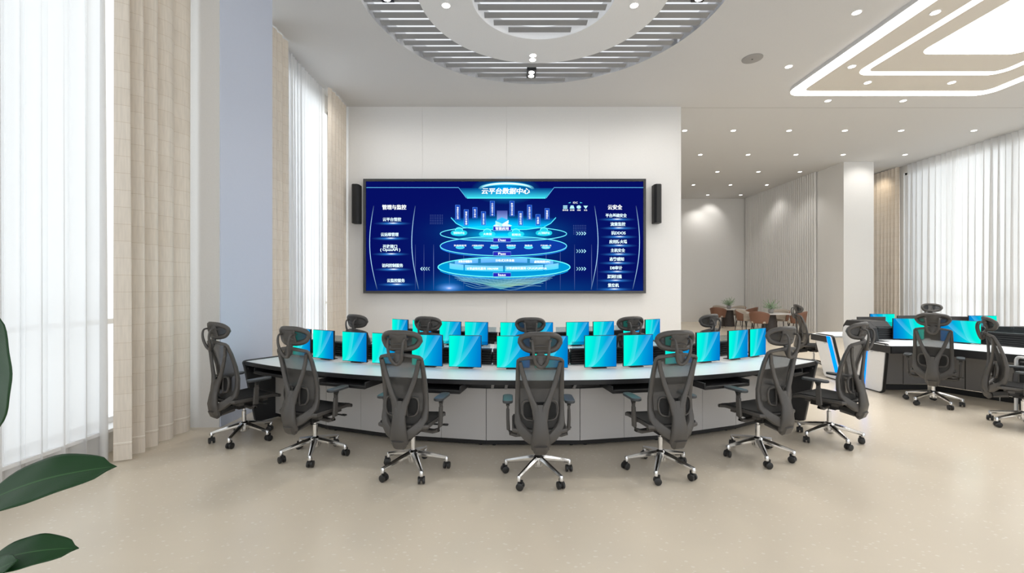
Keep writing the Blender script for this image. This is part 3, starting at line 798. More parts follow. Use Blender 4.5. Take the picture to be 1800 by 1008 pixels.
louver(back, (5.90, 7.13), (9.35, 7.13), .746, .93, glass=False)
MB().box((7.60, 7.33, .36), (3.5, .45, .66)).build('body', M_['door_dark'], back, 0, world=True)
# white end panels with blue light strip and dark rounded border
def end_panel(parent, x, y0, y1, zt, strip_at, lean=.13, shear=0, nm='end_panel'):
    """slab in the plane x = const leaning outwards at the top; camera side is -x"""
    U = Vector((0, 1, 0)); V = Vector((-lean, shear, 1)); Wn = U.cross(V)
    h = zt
    o = Vector((x, 0, 0))
    b = MB(); b.prism_axis(rrect(y0, .0, y1, h, .05, 5), o, U, V, Wn, .045); dk = b.build(nm, M_['desk_black'], parent, 30, bevel=.006, world=True)
    b = MB(); b.prism_axis(rrect(y0+.010, .02, y1-.006, h-.014, .045, 5), o-Vector((.029, 0, 0)), U, V, Wn, .012)
    fc = b.build('white_face', M_['end_white'], dk, 30)
    for v in fc.data.vertices: v.co -= parent.location
    ys = (y1-.11, y1-.03) if strip_at > 0 else (y0+.03, y0+.11)
    b = MB(); b.prism_axis([(ys[0], .03), (ys[1], .03), (ys[1], h-.02), (ys[0], h-.02)], o-Vector((.038, 0, 0)), U, V, Wn, .012)
    s_ = b.build('light_strip', M_['blue_strip'], dk, 0)
    for v in s_.data.vertices: v.co -= parent.location
    # round emblem and short lettering
    b = MB(); yc = (y1-.19 if strip_at > 0 else y0+.19); zc = h-.13
    ring = [(o-Vector((.038, 0, 0))+U*(yc+.022*math.cos(2*PI*k/20))+V*(zc+.022*math.sin(2*PI*k/20))) for k in range(20)]
    b.tube(ring, .003, 6, closed=True)
    b.prism_axis([(yc-.010, zc-.004), (yc+.010, zc-.004), (yc+.010, zc+.004), (yc-.010, zc+.004)], o-Vector((.038, 0, 0)), U, V, Wn, .004)
    for k in range(4):
        y_ = yc-(.035+.022*k) if strip_at > 0 or 1 else yc
        b.prism_axis([(y_-.015, zc-.009), (y_-.002, zc-.009), (y_-.002, zc+.008), (y_-.015, zc+.008)], o-Vector((.038, 0, 0)), U, V, Wn, .004)
    g = b.build('emblem', M_['logo'], dk, 30)
    for v in g.data.vertices: v.co -= parent.location
    return dk
end_panel(con, 5.56, 6.42, 6.84, .765, 1, shear=-.25)
end_panel(back, 5.56, 7.18, 7.60, .765, -1, shear=.16)
# taller spine cap between the two consoles
spine = empty('console_spine', (5.66, 6.98, 0)); tag(spine, 'tall white end cap with black hood between the two right consoles', 'console end')
b = MB(); b.prism_axis([(6.80, .01), (7.16, .01), (7.28, .78), (7.25, .95), (7.17, 1.045), (6.80, 1.045), (6.70, .95), (6.68, .78)], (5.70, 0, 0), (0, 1, 0), (-.06, 0, 1), (-1, 0, 0), .12); b.build('hood', M_['desk_black'], spine, 20, bevel=.012, world=True)
b = MB(); b.prism_axis([(6.82, .03), (7.14, .03), (7.26, .78), (7.22, .92), (7.18, .95), (6.80, .95), (6.73, .92), (6.70, .78)], (5.632, 0, 0), (0, 1, 0), (-.06, 0, 1), (-1, 0, 0), .012); b.build('white_face', M_['end_white'], spine, 20, world=True)
b = MB(); b.prism_axis([(6.72, .97), (7.24, .97), (7.17, 1.05), (6.80, 1.05)], (5.80, 0, 0), (0, 1, 0), (0, 0, 1), (-1, 0, 0), .28); b.build('cap', M_['desk_black'], spine, 20, bevel=.01, world=True)
GR = 'monitors on the right consoles'
def facing(x0, y0, x1, y1): return (x0+x1)/2, (y0+y1)/2, math.atan2(y1-y0, x1-x0)
x_, y_, a_ = facing(6.10, 6.88, 6.53, 6.80); put_monitor(mon2, x_, y_, a_, 'blue to teal monitor just left of the chair at the right console corner', GR)
x_, y_, a_ = facing(6.60, 6.62, 6.84, 6.26); put_monitor(mon2, x_, y_, a_, 'blue to teal monitor just right of the chair at the right console corner', GR)
put_monitor(mon2, 6.83, 7.92, R(-4), 'teal monitor sliver showing above the dark monitor back by the column', GR, z=.746)
put_monitor(mon2, 8.22, 7.50, R(-8), 'blue monitor sliver at the far right above the black rail', GR, z=.742)
put_monitor(mon3, 6.36, 7.62, R(180), 'dark monitor back nearest the white console ends', 'dark monitor backs on the right console', z=.746)
put_monitor(mon3, 7.36, 7.98, R(180+8), 'dark monitor back left of the far headrest', 'dark monitor backs on the right console', z=.745)
put_monitor(mon3, 7.92, 7.72, R(180-14), 'dark monitor back right of the far headrest', 'dark monitor backs on the right console', z=.746)
b = MB()
put_monitor(mon3, 7.22, 6.16, R(-60+180), 'dark monitor back at the right picture edge above the black rail', 'dark monitor backs on the right console', z=.72) if 0 else None
# equipment cabinet at the right edge
ec = empty('equipment_cabinet', (6.38, 4.98, 0), R(-8)); tag(ec, 'black equipment cabinet with white rounded rim at the right picture edge', 'cabinet')
b = MB(); b.box((0, 0, .36), (.50, .42, .66)); b.build('body', M_['desk_black'], ec, 0, bevel=.01)
b = MB(); lp = [(p[0], -.225, p[1]) for p in rrect(-.265, .035, .265, .745, .05, 5)]; b.strap(lp, .030, .05, (0, 1, 0), closed=True); b.build('rim', M_['end_white'], ec, 40)
b = MB(); lp = [(-.268, p[0], p[1]) for p in rrect(-.22, .035, .22, .745, .05, 5)]; b.strap(lp, .03, .03, (1, 0, 0), closed=True); b.build('side_rim', M_['end_white'], ec, 40)
b = MB(); b.box((0, -.215, .56), (.46, .02, .012)); b.box((0, -.215, .36), (.46, .02, .012)); b.box((0, -.215, .20), (.46, .02, .012)); b.build('shelf_edge', M_['alu'], ec, 0)

# ------------------------------------------------------------------ dining corner
def make_dchair():
    root = empty('dining_chair', (0, 0, 0))
    def shell(off, z0, m, nm, th):
        rows = []
        for j in range(7):
            v = j/6; row = []
            for i in range(21):
                a = R(-118+236*i/20); top = .80-.16*(abs(a)/R(118))**1.6; z = z0+(top-z0)*v
                r_ = (.215+.055*v)+off; row.append((r_*1.05*math.sin(a), -r_*math.cos(a)*.98+.0, z))
            rows.append(row)
        b = MB(); b.grid(rows); o = b.build(nm, m, root, 60); s_ = o.modifiers.new('thick', 'SOLIDIFY'); s_.thickness = th; s_.offset = 0; return o
    shell(.012, .40, M_['brown'], 'back_shell', .018); shell(-.010, .43, M_['beige'], 'backrest', .022)
    b = MB(); b.prism(rrect(-.215, -.20, .215, .24, .10, 6), .40, .475); b.build('seat', M_['beige'], root, 40, bevel=.015)
    for sx in (-1, 1):
        for sy in (-1, 1):
            MB().tube([(sx*.17, sy*.16, .41), (sx*.215, sy*.215, .0)], [.018, .010], 8).build('leg', M_['dwood'], root, 60)
    return root
dc = make_dchair()
tabs = [(8.72, 17.35, 'far dining table'), (8.72, 14.55, 'near dining table')]
first = True
dl = {0: ('dining chair at the left of the farther table', 'beige dining chair at the far side of the farther table, by the back wall', 'dining chair at the near right of the farther table', 'dining chair at the right far corner of the farther table'),
      1: ('brown and beige dining chair at the left of the nearer table', 'dining chair at the far left side of the nearer table', 'brown backed dining chair at the right of the nearer table', 'beige dining chair at the far right of the nearer table')}
for ti, (tx, ty, nm) in enumerate(tabs):
    t = empty('dining_table', (tx, ty, 0)); tag(t, 'marble topped dining table, the %s, on a dark pedestal' % ('farther one near the back wall' if ti == 0 else 'nearer one by the fluted wall'), 'table', 'dining tables in the far corner')
    MB().prism(rrect(-.62, -.42, .62, .42, .10, 6), .665, .695).build('tabletop', M_['marble'], t, 30, bevel=.006)
    MB().lathe([(.26, 0), (.255, .02), (.19, .66)], 32).build('pedestal', M_['pedestal'], t, 40)
    for k, (dx, dy, h) in enumerate(((-.62, -.48, 40), (.05, .72, 172), (.62, -.48, -38), (.66, .48, -125))):
        if ti == 1 and k == 1: dx, dy, h = -.52, .62, 150
        c = dc if first else copy_tree(dc)
        first = False; c.location = (tx+dx, ty+dy, 0); c.rotation_euler = (0, 0, -R(h)); tag(c, dl[ti][k], 'dining chair', 'dining chairs in the far corner')
    pp = empty('potted_plant', (tx+.02, ty-.05, .695)); tag(pp, 'small leafy plant in a grey pot on the %s dining table' % ('farther' if ti == 0 else 'nearer'), 'plant', 'table plants')
    MB().lathe([(.06, 0), (.08, .04), (.085, .14), (.07, .14)], 18).build('pot', M_['pot'], pp, 40)
    b = MB(); rnd = random.Random(ti+3)
    for k in range(70):
        a = rnd.uniform(0, 2*PI); e = rnd.uniform(.15, 1.3); L = rnd.uniform(.14, .38)
        d = Vector((math.cos(a)*math.cos(e), math.sin(a)*math.cos(e), math.sin(e))); p0 = Vector((0, 0, .14)); p1 = p0+d*L
        b.tube([p0, p1], .003, 4)
        for s_ in range(3):
            c = p0+d*(L*(.6+.2*s_)); w_ = Vector((rnd.uniform(-1, 1), rnd.uniform(-1, 1), rnd.uniform(-.4, 1))).normalized()*.045; u_ = w_.cross(d).normalized()*.014
            b.add([c, c+w_*.5+u_, c+w_, c+w_*.5-u_], [(0, 1, 2, 3)])
    b.build('foliage', M_['sprig'], pp, 0)

# ------------------------------------------------------------------ speakers and LED screen
for x, lb in ((-3.40, 'tall slim black wall speaker left of the big screen'), (3.165, 'tall slim black wall speaker right of the big screen')):
    root = empty('wall_speaker', (x, 9.36, 2.98)); tag(root, lb, 'speaker', 'wall speakers beside the screen')
    b = MB(); b.prism([(-.08, .13), (-.08, -.04), (-.045, -.09), (.045, -.09), (.08, -.04), (.08, .13)], 0, .84); b.build('cabinet', M_['speaker'], root, 0, bevel=.004)
    MB().box((0, -.094, .42), (.08, .008, .80)).build('speaker_grille', M_['speaker'], root, 0)
ZS = 9.42
def sx(px): return (px-900)/FPX*ZS
def sz(py): return CAMH-(py-504)/FPX*ZS
scr = empty('led_screen', (sx(887), ZS, sz(516))); tag(scr, 'wide wall mounted LED screen showing a blue cloud data diagram', 'screen')
x0, x1, z0, z1 = sx(639), sx(1135), sz(516), sz(315); t = .055
b = MB(); b.box(((x0+x1)/2, ZS+.055, (z0+z1)/2), (x1-x0-.02, .07, z1-z0-.02)); b.build('housing', M_['frame_grey'], scr, 0, world=True)
b = MB(); b.box(((x0+x1)/2, ZS, z0+t/2), (x1-x0, .05, t)); b.box(((x0+x1)/2, ZS, z1-t/2), (x1-x0, .05, t))
b.box((x0+t/2, ZS, (z0+z1)/2), (t, .05, z1-z0-2*t)); b.box((x1-t/2, ZS, (z0+z1)/2), (t, .05, z1-z0-2*t)); b.build('frame', M_['frame_grey'], scr, 0, world=True)
YS = ZS+.012
def bg():
    m = M_['screen_bg']; nt = m.node_tree; N = nt.nodes.new; L = nt.links.new
    e = [n for n in nt.nodes if n.type == 'EMISSION'][0]
    tc = N('ShaderNodeTexCoord'); sp = N('ShaderNodeSeparateXYZ'); L(tc.outputs['Generated'], sp.inputs[0])
    def M(op, a, b_=None, c=None):
        n = N('ShaderNodeMath'); n.operation = op
        for i, s in enumerate((a, b_, c)):
            if s is None: continue
            if isinstance(s, (int, float)): n.inputs[i].default_value = s
            else: L(s, n.inputs[i])
        return n.outputs[0]
    def gauss(cx, cz, a, bb):
        u = M('MULTIPLY', M('SUBTRACT', sp.outputs['X'], cx), 1/a); v = M('MULTIPLY', M('SUBTRACT', sp.outputs['Z'], cz), 1/bb)
        return M('POWER', 2.718, M('MULTIPLY', M('ADD', M('MULTIPLY', u, u), M('MULTIPLY', v, v)), -1))
    f = M('ADD', M('MULTIPLY', gauss(.5, .42, .22, .26), .07), M('MULTIPLY', gauss(.5, .0, .40, .10), .10))
    f = M('ADD', f, M('MULTIPLY', gauss(.30, .0, .05, .12), .25)); f = M('ADD', f, M('MULTIPLY', gauss(.5, .55, .15, .08), .25))
    mx = N('ShaderNodeMix'); mx.data_type = 'RGBA'; mx.inputs['A'].default_value = (.0015, .004, .105, 1); mx.inputs['B'].default_value = (.0, .35, 1, 1)
    L(f, mx.inputs['Factor']); L(mx.outputs['Result'], e.inputs[0])
bg()
b = MB(); b.box(((x0+x1)/2, YS+.004, (z0+z1)/2), (x1-x0-2*t+.004, .008, z1-z0-2*t+.004)); b.build('display', M_['screen_bg'], scr, 0, world=True)
class Gfx:
    def __init__(s): s.v = []; s.f = []; s.c = []; s.k = 0
    def lay(s): s.k += 1; return YS-.0006-.00011*s.k
    def poly(s, pts, col, al=1.0, tris=None, cols=None):
        y_ = s.lay(); o = len(s.v)
        for i, p in enumerate(pts): s.v.append((sx(p[0]), y_, sz(p[1]))); s.c.append((*(cols[i] if cols else (*col, al)),))
        s.f += [tuple(o+i for i in t_) for t_ in (tris or [tuple(range(len(pts)))])]
    def quad(s, x0, y0, x1, y1, col, al=1.0): s.poly([(x0, y0), (x1, y0), (x1, y1), (x0, y1)], col, al)
    def vgrad(s, pts4, ct, cb): s.poly(pts4, None, 1, None, [ct, ct, cb, cb])
    def line(s, pts, w, col, al=1.0, fade=False):
        L_ = []; n = len(pts)
        cs = []
        top = []; bot = []
        for i, p in enumerate(pts):
            a = pts[max(i-1, 0)]; c = pts[min(i+1, n-1)]; dx, dy = c[0]-a[0], c[1]-a[1]; l = math.hypot(dx, dy) or 1
            nx, ny = -dy/l*w/2, dx/l*w/2; f = al*(math.sin(PI*(i+.15)/(n-1+.3))**.8 if fade else 1)
            top.append((p[0]+nx, p[1]+ny)); bot.append((p[0]-nx, p[1]-ny)); cs.append((*col, f))
        tr = [(i, i+1, n+i+1, n+i) for i in range(n-1)]
        s.poly(top+bot, None, 1, tr, cs+cs)
    def ell(s, cx, cy, a, b_, w, col, al=1.0, t0=0, t1=360, n=56, fade=False):
        s.line([(cx+a*math.cos(R(t0+(t1-t0)*k/n)), cy+b_*math.sin(R(t0+(t1-t0)*k/n))) for k in range(n+1)], w, col, al, fade)
    def glow(s, cx, cy, a, b_, col, al=1.0, half=None):
        n = 32; rr = [(0, 1), (.15, .82), (.3, .55), (.5, .27), (.75, .08), (1, 0)]; pts = []; cs = []; tr = []
        for r_, f in rr:
            for k in range(n):
                q = 2*PI*k/n; yy = math.sin(q)*b_*r_
                if half == 'up' and yy > 0: yy *= .15
                if half == 'down' and yy < 0: yy *= .15
                pts.append((cx+math.cos(q)*a*r_, cy+yy)); cs.append((*col, al*f))
        for i in range(len(rr)-1):
            for k in range(n): tr.append((i*n+k, i*n+(k+1) % n, (i+1)*n+(k+1) % n, (i+1)*n+k))
        s.poly(pts, None, 1, tr, cs)
    def fillell(s, cx, cy, a, b_, col, al): s.poly([(cx+a*math.cos(2*PI*k/48), cy+b_*math.sin(2*PI*k/48)) for k in range(48)], col, al)
    def text(s, txt, cx, cy, h, col, al=1.0, wmax=None, vert=False, bold=.02, shear=0):
        if vert:
            for i, ch in enumerate(txt): s.text(ch, cx, cy+(i-(len(txt)-1)/2)*h*1.12, h, col, al, None, False, bold)
            return
        cu = bpy.data.curves.new('t', 'FONT'); cu.body = txt; cu.align_x = 'CENTER'; cu.align_y = 'CENTER'; cu.offset = min(bold, .012); cu.resolution_u = 2; cu.shear = shear
        ob = bpy.data.objects.new('t', cu); COL.objects.link(ob); bpy.context.view_layer.update()
        me = bpy.data.meshes.new_from_object(ob.evaluated_get(bpy.context.evaluated_depsgraph_get()))
        if len(me.vertices):
            xs_ = [v.co.x for v in me.vertices]; ys_ = [v.co.y for v in me.vertices]
            w_ = max(xs_)-min(xs_); mxx = (max(xs_)+min(xs_))/2; myy = (max(ys_)+min(ys_))/2
            sc = h/.92; scx = sc if wmax is None else wmax/w_
            for jx in ((-.22, .22) if h > 4 else (0,)):
                y_ = s.lay(); o = len(s.v)
                for v in me.vertices: s.v.append((sx(cx+jx*h/7+(v.co.x-mxx)*scx), y_, sz(cy-(v.co.y-myy)*sc))); s.c.append((*col, al))
                s.f += [tuple(o+i for i in p.vertices) for p in me.polygons]
        bpy.data.objects.remove(ob); bpy.data.curves.remove(cu); bpy.data.meshes.remove(me)
    def build(s, nm):
        me = bpy.data.meshes.new(nm); l = scr.location
        me.from_pydata([(p[0]-l.x, p[1]-l.y, p[2]-l.z) for p in s.v], [], s.f); me.materials.append(M_['gfx'])
        ca = me.color_attributes.new('Col', 'FLOAT_COLOR', 'POINT')
        for i, c in enumerate(s.c): ca.data[i].color = c
        o = bpy.data.objects.new(nm, me); COL.objects.link(o); o.parent = scr; return o
CY_ = (.05, .75, 1.0); WH = (.95, 1, 1); BL = (.05, .30, 1.0); PB = (.35, .50, 1.0)
g = Gfx()
# faint vertical rays and grid
for px_, a_ in ((762, .25), (745, .12), (790, .12), (1010, .2), (1040, .22), (960, .2), (985, .14), (730, .15), (815, .1), (1050, .12)):
    g.line([(px_, 430), (px_, 455), (px_, 480), (px_, 510)], .7, PB, a_*1.8, True)
for r_ in range(6):
    for c_ in range(8): g.quad(1008+c_*3, 396+r_*3, 1009+c_*3, 397+r_*3, PB, .3); g.quad(756+c_*3, 378+r_*3, 757+c_*3, 379+r_*3, PB, .3)
# heading plate
g.glow(889, 334, 62, 26, (.0, .45, 1), .9)
g.poly([(806, 331), (974, 331), (959, 348), (821, 348)], None, 1, None, [(.0, .25, .7, .15), (.0, .25, .7, .15), (.05, .75, .85, .85), (.05, .75, .85, .85)])
g.ell(890, 333, 47, 10, 4.5, (.2, .85, 1), .9, 180, 360, fade=True)
g.ell(890, 332, 44, 9.5, 2, WH, 1, 190, 350, fade=True)
for pts in ([(644, 330), (806, 330), (820, 348.5)], [(1131, 330), (974, 330), (960, 348.5)]): g.line(pts, 1.0, (.15, .6, .95), .8)
g.line([(821, 348.6), (959, 348.6)], 1.3, (.1, .9, .95), 1)
g.text('云平台数据中心', 889, 336, 10.5, WH, 1, 84, bold=.04, shear=.15)
# curved columns left and right
for xx, bow in ((660, -10), (733, -9)): g.line([(xx+bow*math.sin(PI*k/16)+(-3+6*k/16), 362+k*9.2) for k in range(17)], 1.1, (.45, .75, 1), .95, True)
for xx, bow in ((1042, 9), (1115, 9)): g.line([(xx+bow*math.sin(PI*k/16)-(-3+6*k/16), 362+k*9.2) for k in range(17)], 1.1, (.45, .75, 1), .95, True)
g.text('管理与监控', 693, 364.5, 8.4, WH, 1, 42, bold=.04)
def item(tx, cx, cy, w_, h=6.4, streak=True):
    if streak:
        g.glow(cx+1, cy+7.2, 34, 3.4, (.05, .35, 1), .85); g.glow(cx+2, cy+6.5, 11, 1.8, WH, 1)
    g.text(tx, cx, cy, h, (.75, .95, 1), 1, w_, bold=.035)
item('云平台管控', 689, 386, 32); item('云运维管理', 685, 412.5, 31); item('开放接口', 685.5, 433.5, 25, streak=False); item('( OpenAPI )', 686, 440, 35, 6)
item('访问控制服务', 690, 467, 37); item('云监控服务', 696, 493.5, 31)
g.text('云安全', 1081, 364.5, 8.4, WH, 1, 25, bold=.04)
for i, (tx, w_) in enumerate((('平台基础安全', 37), ('流量监控', 26), ('抗DDOS', 25), ('应用防火墙', 31), ('主机安全', 25), ('态势感知', 25), ('DB审计', 21), ('漏洞扫描', 25), ('堡垒机', 19))):
    item(tx, (1083, 1086, 1087, 1086.5, 1086, 1084, 1083, 1080, 1078)[i], 379+i*15.35, w_)
# lowest disc with mesh bowl
g.poly([(786, 480), (984, 480), (950, 498), (905, 503), (880, 509), (850, 500), (815, 494)], None, 1, None, [(.1, .4, .9, .25)]*2+[(.1, .5, .6, .45), (.4, .7, .4, .6), (.1, .6, .7, .4), (.2, .6, .5, .5), (.1, .5, .7, .4)])
for k in range(7): g.line([(795+k*4+i*(180-8*k)/12, 484+k*3.1+2.2*math.sin(i*1.1+k)+6*math.sin(PI*i/12)) for i in range(13)], .5, (.35, .75, .85), .55)
for k in range(22): g.line([(800+k*8, 483), (815+k*6.6, 494), (840+k*4.2, 500+3*math.sin(k))], .4, (.3, .6, .85), .4)
g.fillell(886, 470, 116, 17, (.0, .30, .62), .95); g.ell(886, 470, 116, 17.5, 1.6, (.15, .95, 1), 1); g.ell(886, 473.5, 114, 16.5, 1.1, (.0, .35, .9), .9, 10, 170)
g.fillell(886, 464, 99, 10, (.02, .20, .42), .9)
for a0, a1 in ((-146, -116), (-113, -67), (-64, -34)):          # back row of blocks
    p = []; q = []
    for k in range(9):
        a = R(a0+(a1-a0)*k/8); p.append((886+104*math.cos(a), 468+11*math.sin(a)-3)); q.append((886+104*math.cos(a), 468+11*math.sin(a)+4.5))
    n_ = len(p); g.poly(p+q, None, 1, [(i, i+1, n_+i+1, n_+i) for i in range(n_-1)], [(.16, .50, .95, 1)]*n_+[(.10, .38, .88, 1)]*n_)
for a0, a1 in ((165, 136), (134, 91), (89, 46), (44, 15)):      # front row of blocks
    p = []; q = []
    for k in range(9):
        a = R(a0+(a1-a0)*k/8); p.append((886+99*math.cos(a), 463+7*math.sin(a)-2)); q.append((886+99*math.cos(a), 463+7*math.sin(a)+7.5))
    n_ = len(p); g.poly(p+q, None, 1, [(i, i+1, n_+i+1, n_+i) for i in range(n_-1)], [(.20, .58, .98, 1)]*n_+[(.08, .62, .95, 1)]*n_)
for tx, cx, cy, w_ in (('对象存储服务', 818, 460, 24), ('分布式文件系统', 887.5, 458.3, 33), ('虚拟网络VPC', 953, 460.5, 28), ('计算虚拟化服务 X86/ARM', 848, 472.5, 55), ('计算虚拟化服务 CPU/GPU/FPGA', 925.5, 472, 71)): g.text(tx, cx, cy, 4.4, WH, 1, w_, bold=.03)
# middle disc
g.fillell(885, 433, 111, 16, (.004, .04, .33), .92); g.ell(885, 433, 111, 17, 1.4, (.15, .85, 1), 1); g.ell(885, 434.5, 111, 18, 1.0, (.02, .25, .95), .9, 5, 175)
for i, px_ in enumerate((809, 840, 869, 898.5, 929, 959.5)):
    g.ell(px_, 434.8, 7.2, 2.6, 1.6, (.1, .8, .95), 1, 0, 180); g.fillell(px_, 434, 7.2, 2.4, (.05, .55, .85), 1)
    g.text(('数据库管理', '大数据分析服务', '消息队列', '容器服务', '微服务', '开发运维一体')[i], px_, 432, 3, WH, 1, (22, 21, 13, 17, 14, 19)[i], bold=.03)
g.text('( DevOPS )', 959.5, 436, 2.6, WH, 1, 11, bold=.03)
# upper disc with light
g.ell(885, 411.5, 111, 13, 1.3, (.15, .85, 1), 1); g.glow(885, 414, 92, 13, (.0, .62, 1), .95); g.glow(885, 419.5, 85, 4.5, (.15, .95, 1), .9)
g.poly([(793, 383), (977, 383), (962, 397), (925, 404), (845, 404), (808, 397)], None, 1, None, [(.0, .25, 1, .0)]*2+[(.0, .55, 1, .75), (.0, .75, 1, .95), (.0, .75, 1, .95), (.0, .55, 1, .75)])
g.glow(884, 400, 84, 24, (.0, .60, 1), 1, 'up')
g.line([(793, 383), (802, 393), (815, 400), (845, 403.8), (885, 404.5), (925, 403.8), (955, 400), (968, 393), (977, 383)], 1.4, (.1, .85, 1), .95)
for px_ in (807, 856.5, 907, 956):
    for dx, dy, a_, b_ in ((0, -5, 7, 5.5), (-8, 0, 6.5, 4.5), (8, 0, 6.5, 4.5), (0, 1.5, 12, 4)): g.fillell(px_+dx, 410+dy+(2 if 850 < px_ < 910 else 0), a_, b_, (.02, .72, .86), .75)
    g.ell(px_, 407+(2 if 850 < px_ < 910 else 0), 7, 6, .8, (.3, 1, 1), .8, 190, 350)
for tx, cx, cy, w_ in (('物联网云平台', 807, 410, 19), ('大数据', 857, 412, 15), ('视频云', 907.5, 413, 16), ('人工智能平台', 956, 410, 20)): g.text(tx, cx, cy, 4, WH, 1, w_, bold=.04)
# vertical labels
for px_, y0, y1, tx in ((804.7, 361, 387, '智慧政务应用'), (819.7, 369, 397, '智慧城市管理'), (835, 365, 384, '电子商务'), (850, 372.5, 396.5, '智慧交通应用'), (865.5, 354, 380.5, '公共服务平台'), (900, 354, 380.5, '数据共享交换'), (915, 372, 397, '视频云应用'), (930.7, 361, 387, '生态环境应用'), (945.5, 377.5, 397, '云桌面'), (961.5, 367, 386.5, '智慧园区')):
    g.quad(px_-3.9, y0, px_+3.9, y1, (.01, .07, .50), .75)
    g.line([(px_-3.9, y0), (px_+3.9, y0), (px_+3.9, y1), (px_-3.9, y1), (px_-3.9, y0)], .6, (.12, .35, 1), .7)
    n_ = len(tx); g.text(tx, px_, (y0+y1)/2+1, min(3.8, (y1-y0-4)/n_/1.12), WH, 1, None, True, bold=.035)
# centre beam and cube
g.vgrad([(873.5, 371), (892, 371), (892, 392), (873.5, 392)], (.25, .30, .9, .25), (.4, .6, 1, .8))
g.poly([(867, 397), (882, 391), (900, 397), (884, 404)], (.75, .95, 1), .95)
g.poly([(871, 389), (882, 382.5), (894, 387.5), (883, 394)], (.02, .45, .85), 1); g.poly([(871, 389), (883, 394), (883, 399.5), (871, 394.5)], (.35, .9, 1), 1); g.poly([(883, 394), (894, 387.5), (894, 393), (883, 399.5)], (.75, 1, 1), 1)
for tx, y0 in (('智能应用', 398.8), ('Daas', 419), ('Pass', 443), ('Iaas', 480)):
    g.quad(867, y0, 898, y0+7, (.02, .02, .42), 1); g.line([(867, y0), (898, y0), (898, y0+7), (867, y0+7), (867, y0)], .6, (.3, .7, 1), .9)
    g.text(tx, 882.5, y0+3.5, 5.2, WH, 1, 23 if tx[0] == '智' else 13, bold=.05)
# arrows
for yy in (411, 442, 473):
    for k in range(4):
        for q in (-2.8, 2.8): g.line([(1013+k*4.4, yy+q), (1016+k*4.4, yy)], 1.3, (.45, .9, 1), .55+.15*k)
for k in range(4):
    for q in (-2.8, 2.8): g.line([(743+k*4.2, 473+q), (740+k*4.2, 473)], 1.3, (.55, .9, 1), 1-.17*k)
# IDC icons
g.text('IDC', 1011, 357, 4, WH, 1, 8, bold=.05); g.poly([(998, 357.5), (1003, 356), (1002, 358)], (.1, .7, .9), 1); g.poly([(1023.5, 357.5), (1019, 356), (1019.5, 358)], (.1, .7, .9), 1)
for k in range(3): g.quad(989.5, 362+k*2.2, 997, 363.4+k*2.2, (.45, .85, 1), 1)
g.poly([(1003, 362), (1007.5, 362), (1009.5, 367.5), (1001, 367.5)], (.45, .85, 1), 1); g.fillell(1017, 364.8, 3.8, 3, (.45, .85, 1), 1); g.poly([(1025, 362.5), (1033, 362.5), (1029, 368)], (.5, .95, 1), 1)
for cx, w_, tx in ((993.5, 10, '服务器'), (1005.3, 8, '存储'), (1017.3, 6, '网络'), (1029, 6, '安全')): g.text(tx, cx, 370.2, 2.6, WH, 1, w_, bold=.05)
g.glow(790, 506, 26, 9, (.2, .45, 1), .8); g.glow(790, 507, 7, 3, (.9, .8, .9), .6)
g.build('screen_picture')

# ------------------------------------------------------------------ ceiling lights
def make_down(r=.055):
    root = empty('downlight', (0, 0, 0))
    MB().lathe([(r+.012, -.006), (r+.014, .0), (r, .0)], 20).build('trim_ring', M_['lampring'], root, 40)
    MB().lathe([(r, -.0075), (r, -.003)], 20).build('lens', M_['lens'], root, 0)
    return root
dl0 = make_down(); dused = [False]
def down(x, y, label, group, z=CEIL):
    c = copy_tree(dl0) if dused[0] else dl0
    dused[0] = True; c.location = (x, y, z); return tag(c, label, 'ceiling light', group)
rows = [(10.95, [1203.5, 1289, 1387, 1485, 1584, 1712], 'nearest'), (12.95, [1231, 1315, 1399, 1482, 1591], 'second'), (14.88, [1261, 1333, 1406], 'middle'), (16.8, [1219, 1284, 1348], 'fourth'), (18.65, [1244, 1302], 'farthest')]
for yy, pxs, rn in rows:
    for i, px_ in enumerate(pxs):
        x = (px_-900)/FPX*yy
        down(x, yy, 'small round downlight, %s from the left in the %s row over the dining hall' % (ordn[i], rn), 'downlights over the dining hall')
for x, yy, lb in ((5.0, 6.23, 'round downlight in the plain ceiling left of the light tray, nearest the camera'), (5.0, 7.76, 'round downlight in the plain ceiling left of the light tray, beside the grey vent'), (6.76, 9.19, 'round downlight just beyond the far edge of the light tray, on the left'), (8.37, 9.19, 'round downlight just beyond the far edge of the light tray, on the right')):
    down(x, yy, lb, 'downlights around the light tray')
TZ = 5.50
for x, yy, lb in ((6.14, 6.23, 'round downlight set in the left arm of the beige light tray, nearest the camera'), (6.14, 7.76, 'round downlight set in the left arm of the beige light tray, farther one'), (6.93, 8.37, 'round downlight in the far arm of the beige light tray, left one'), (8.57, 8.37, 'round downlight in the far arm of the beige light tray, right one')):
    down(x*K, yy*K, lb, 'downlights in the light tray', TZ)
for x, yy, lb in ((-.93, 6.05, 'round downlight in the white ceiling ring, left one'), (1.72, 6.05, 'round downlight in the white ceiling ring, right one'), (.36, 7.36, 'nearer light of the close pair in the white ceiling ring'), (.36, 7.50, 'farther light of the close pair in the white ceiling ring')):
    down(x, yy, lb, 'downlights in the white ceiling ring', CEIL-.015)
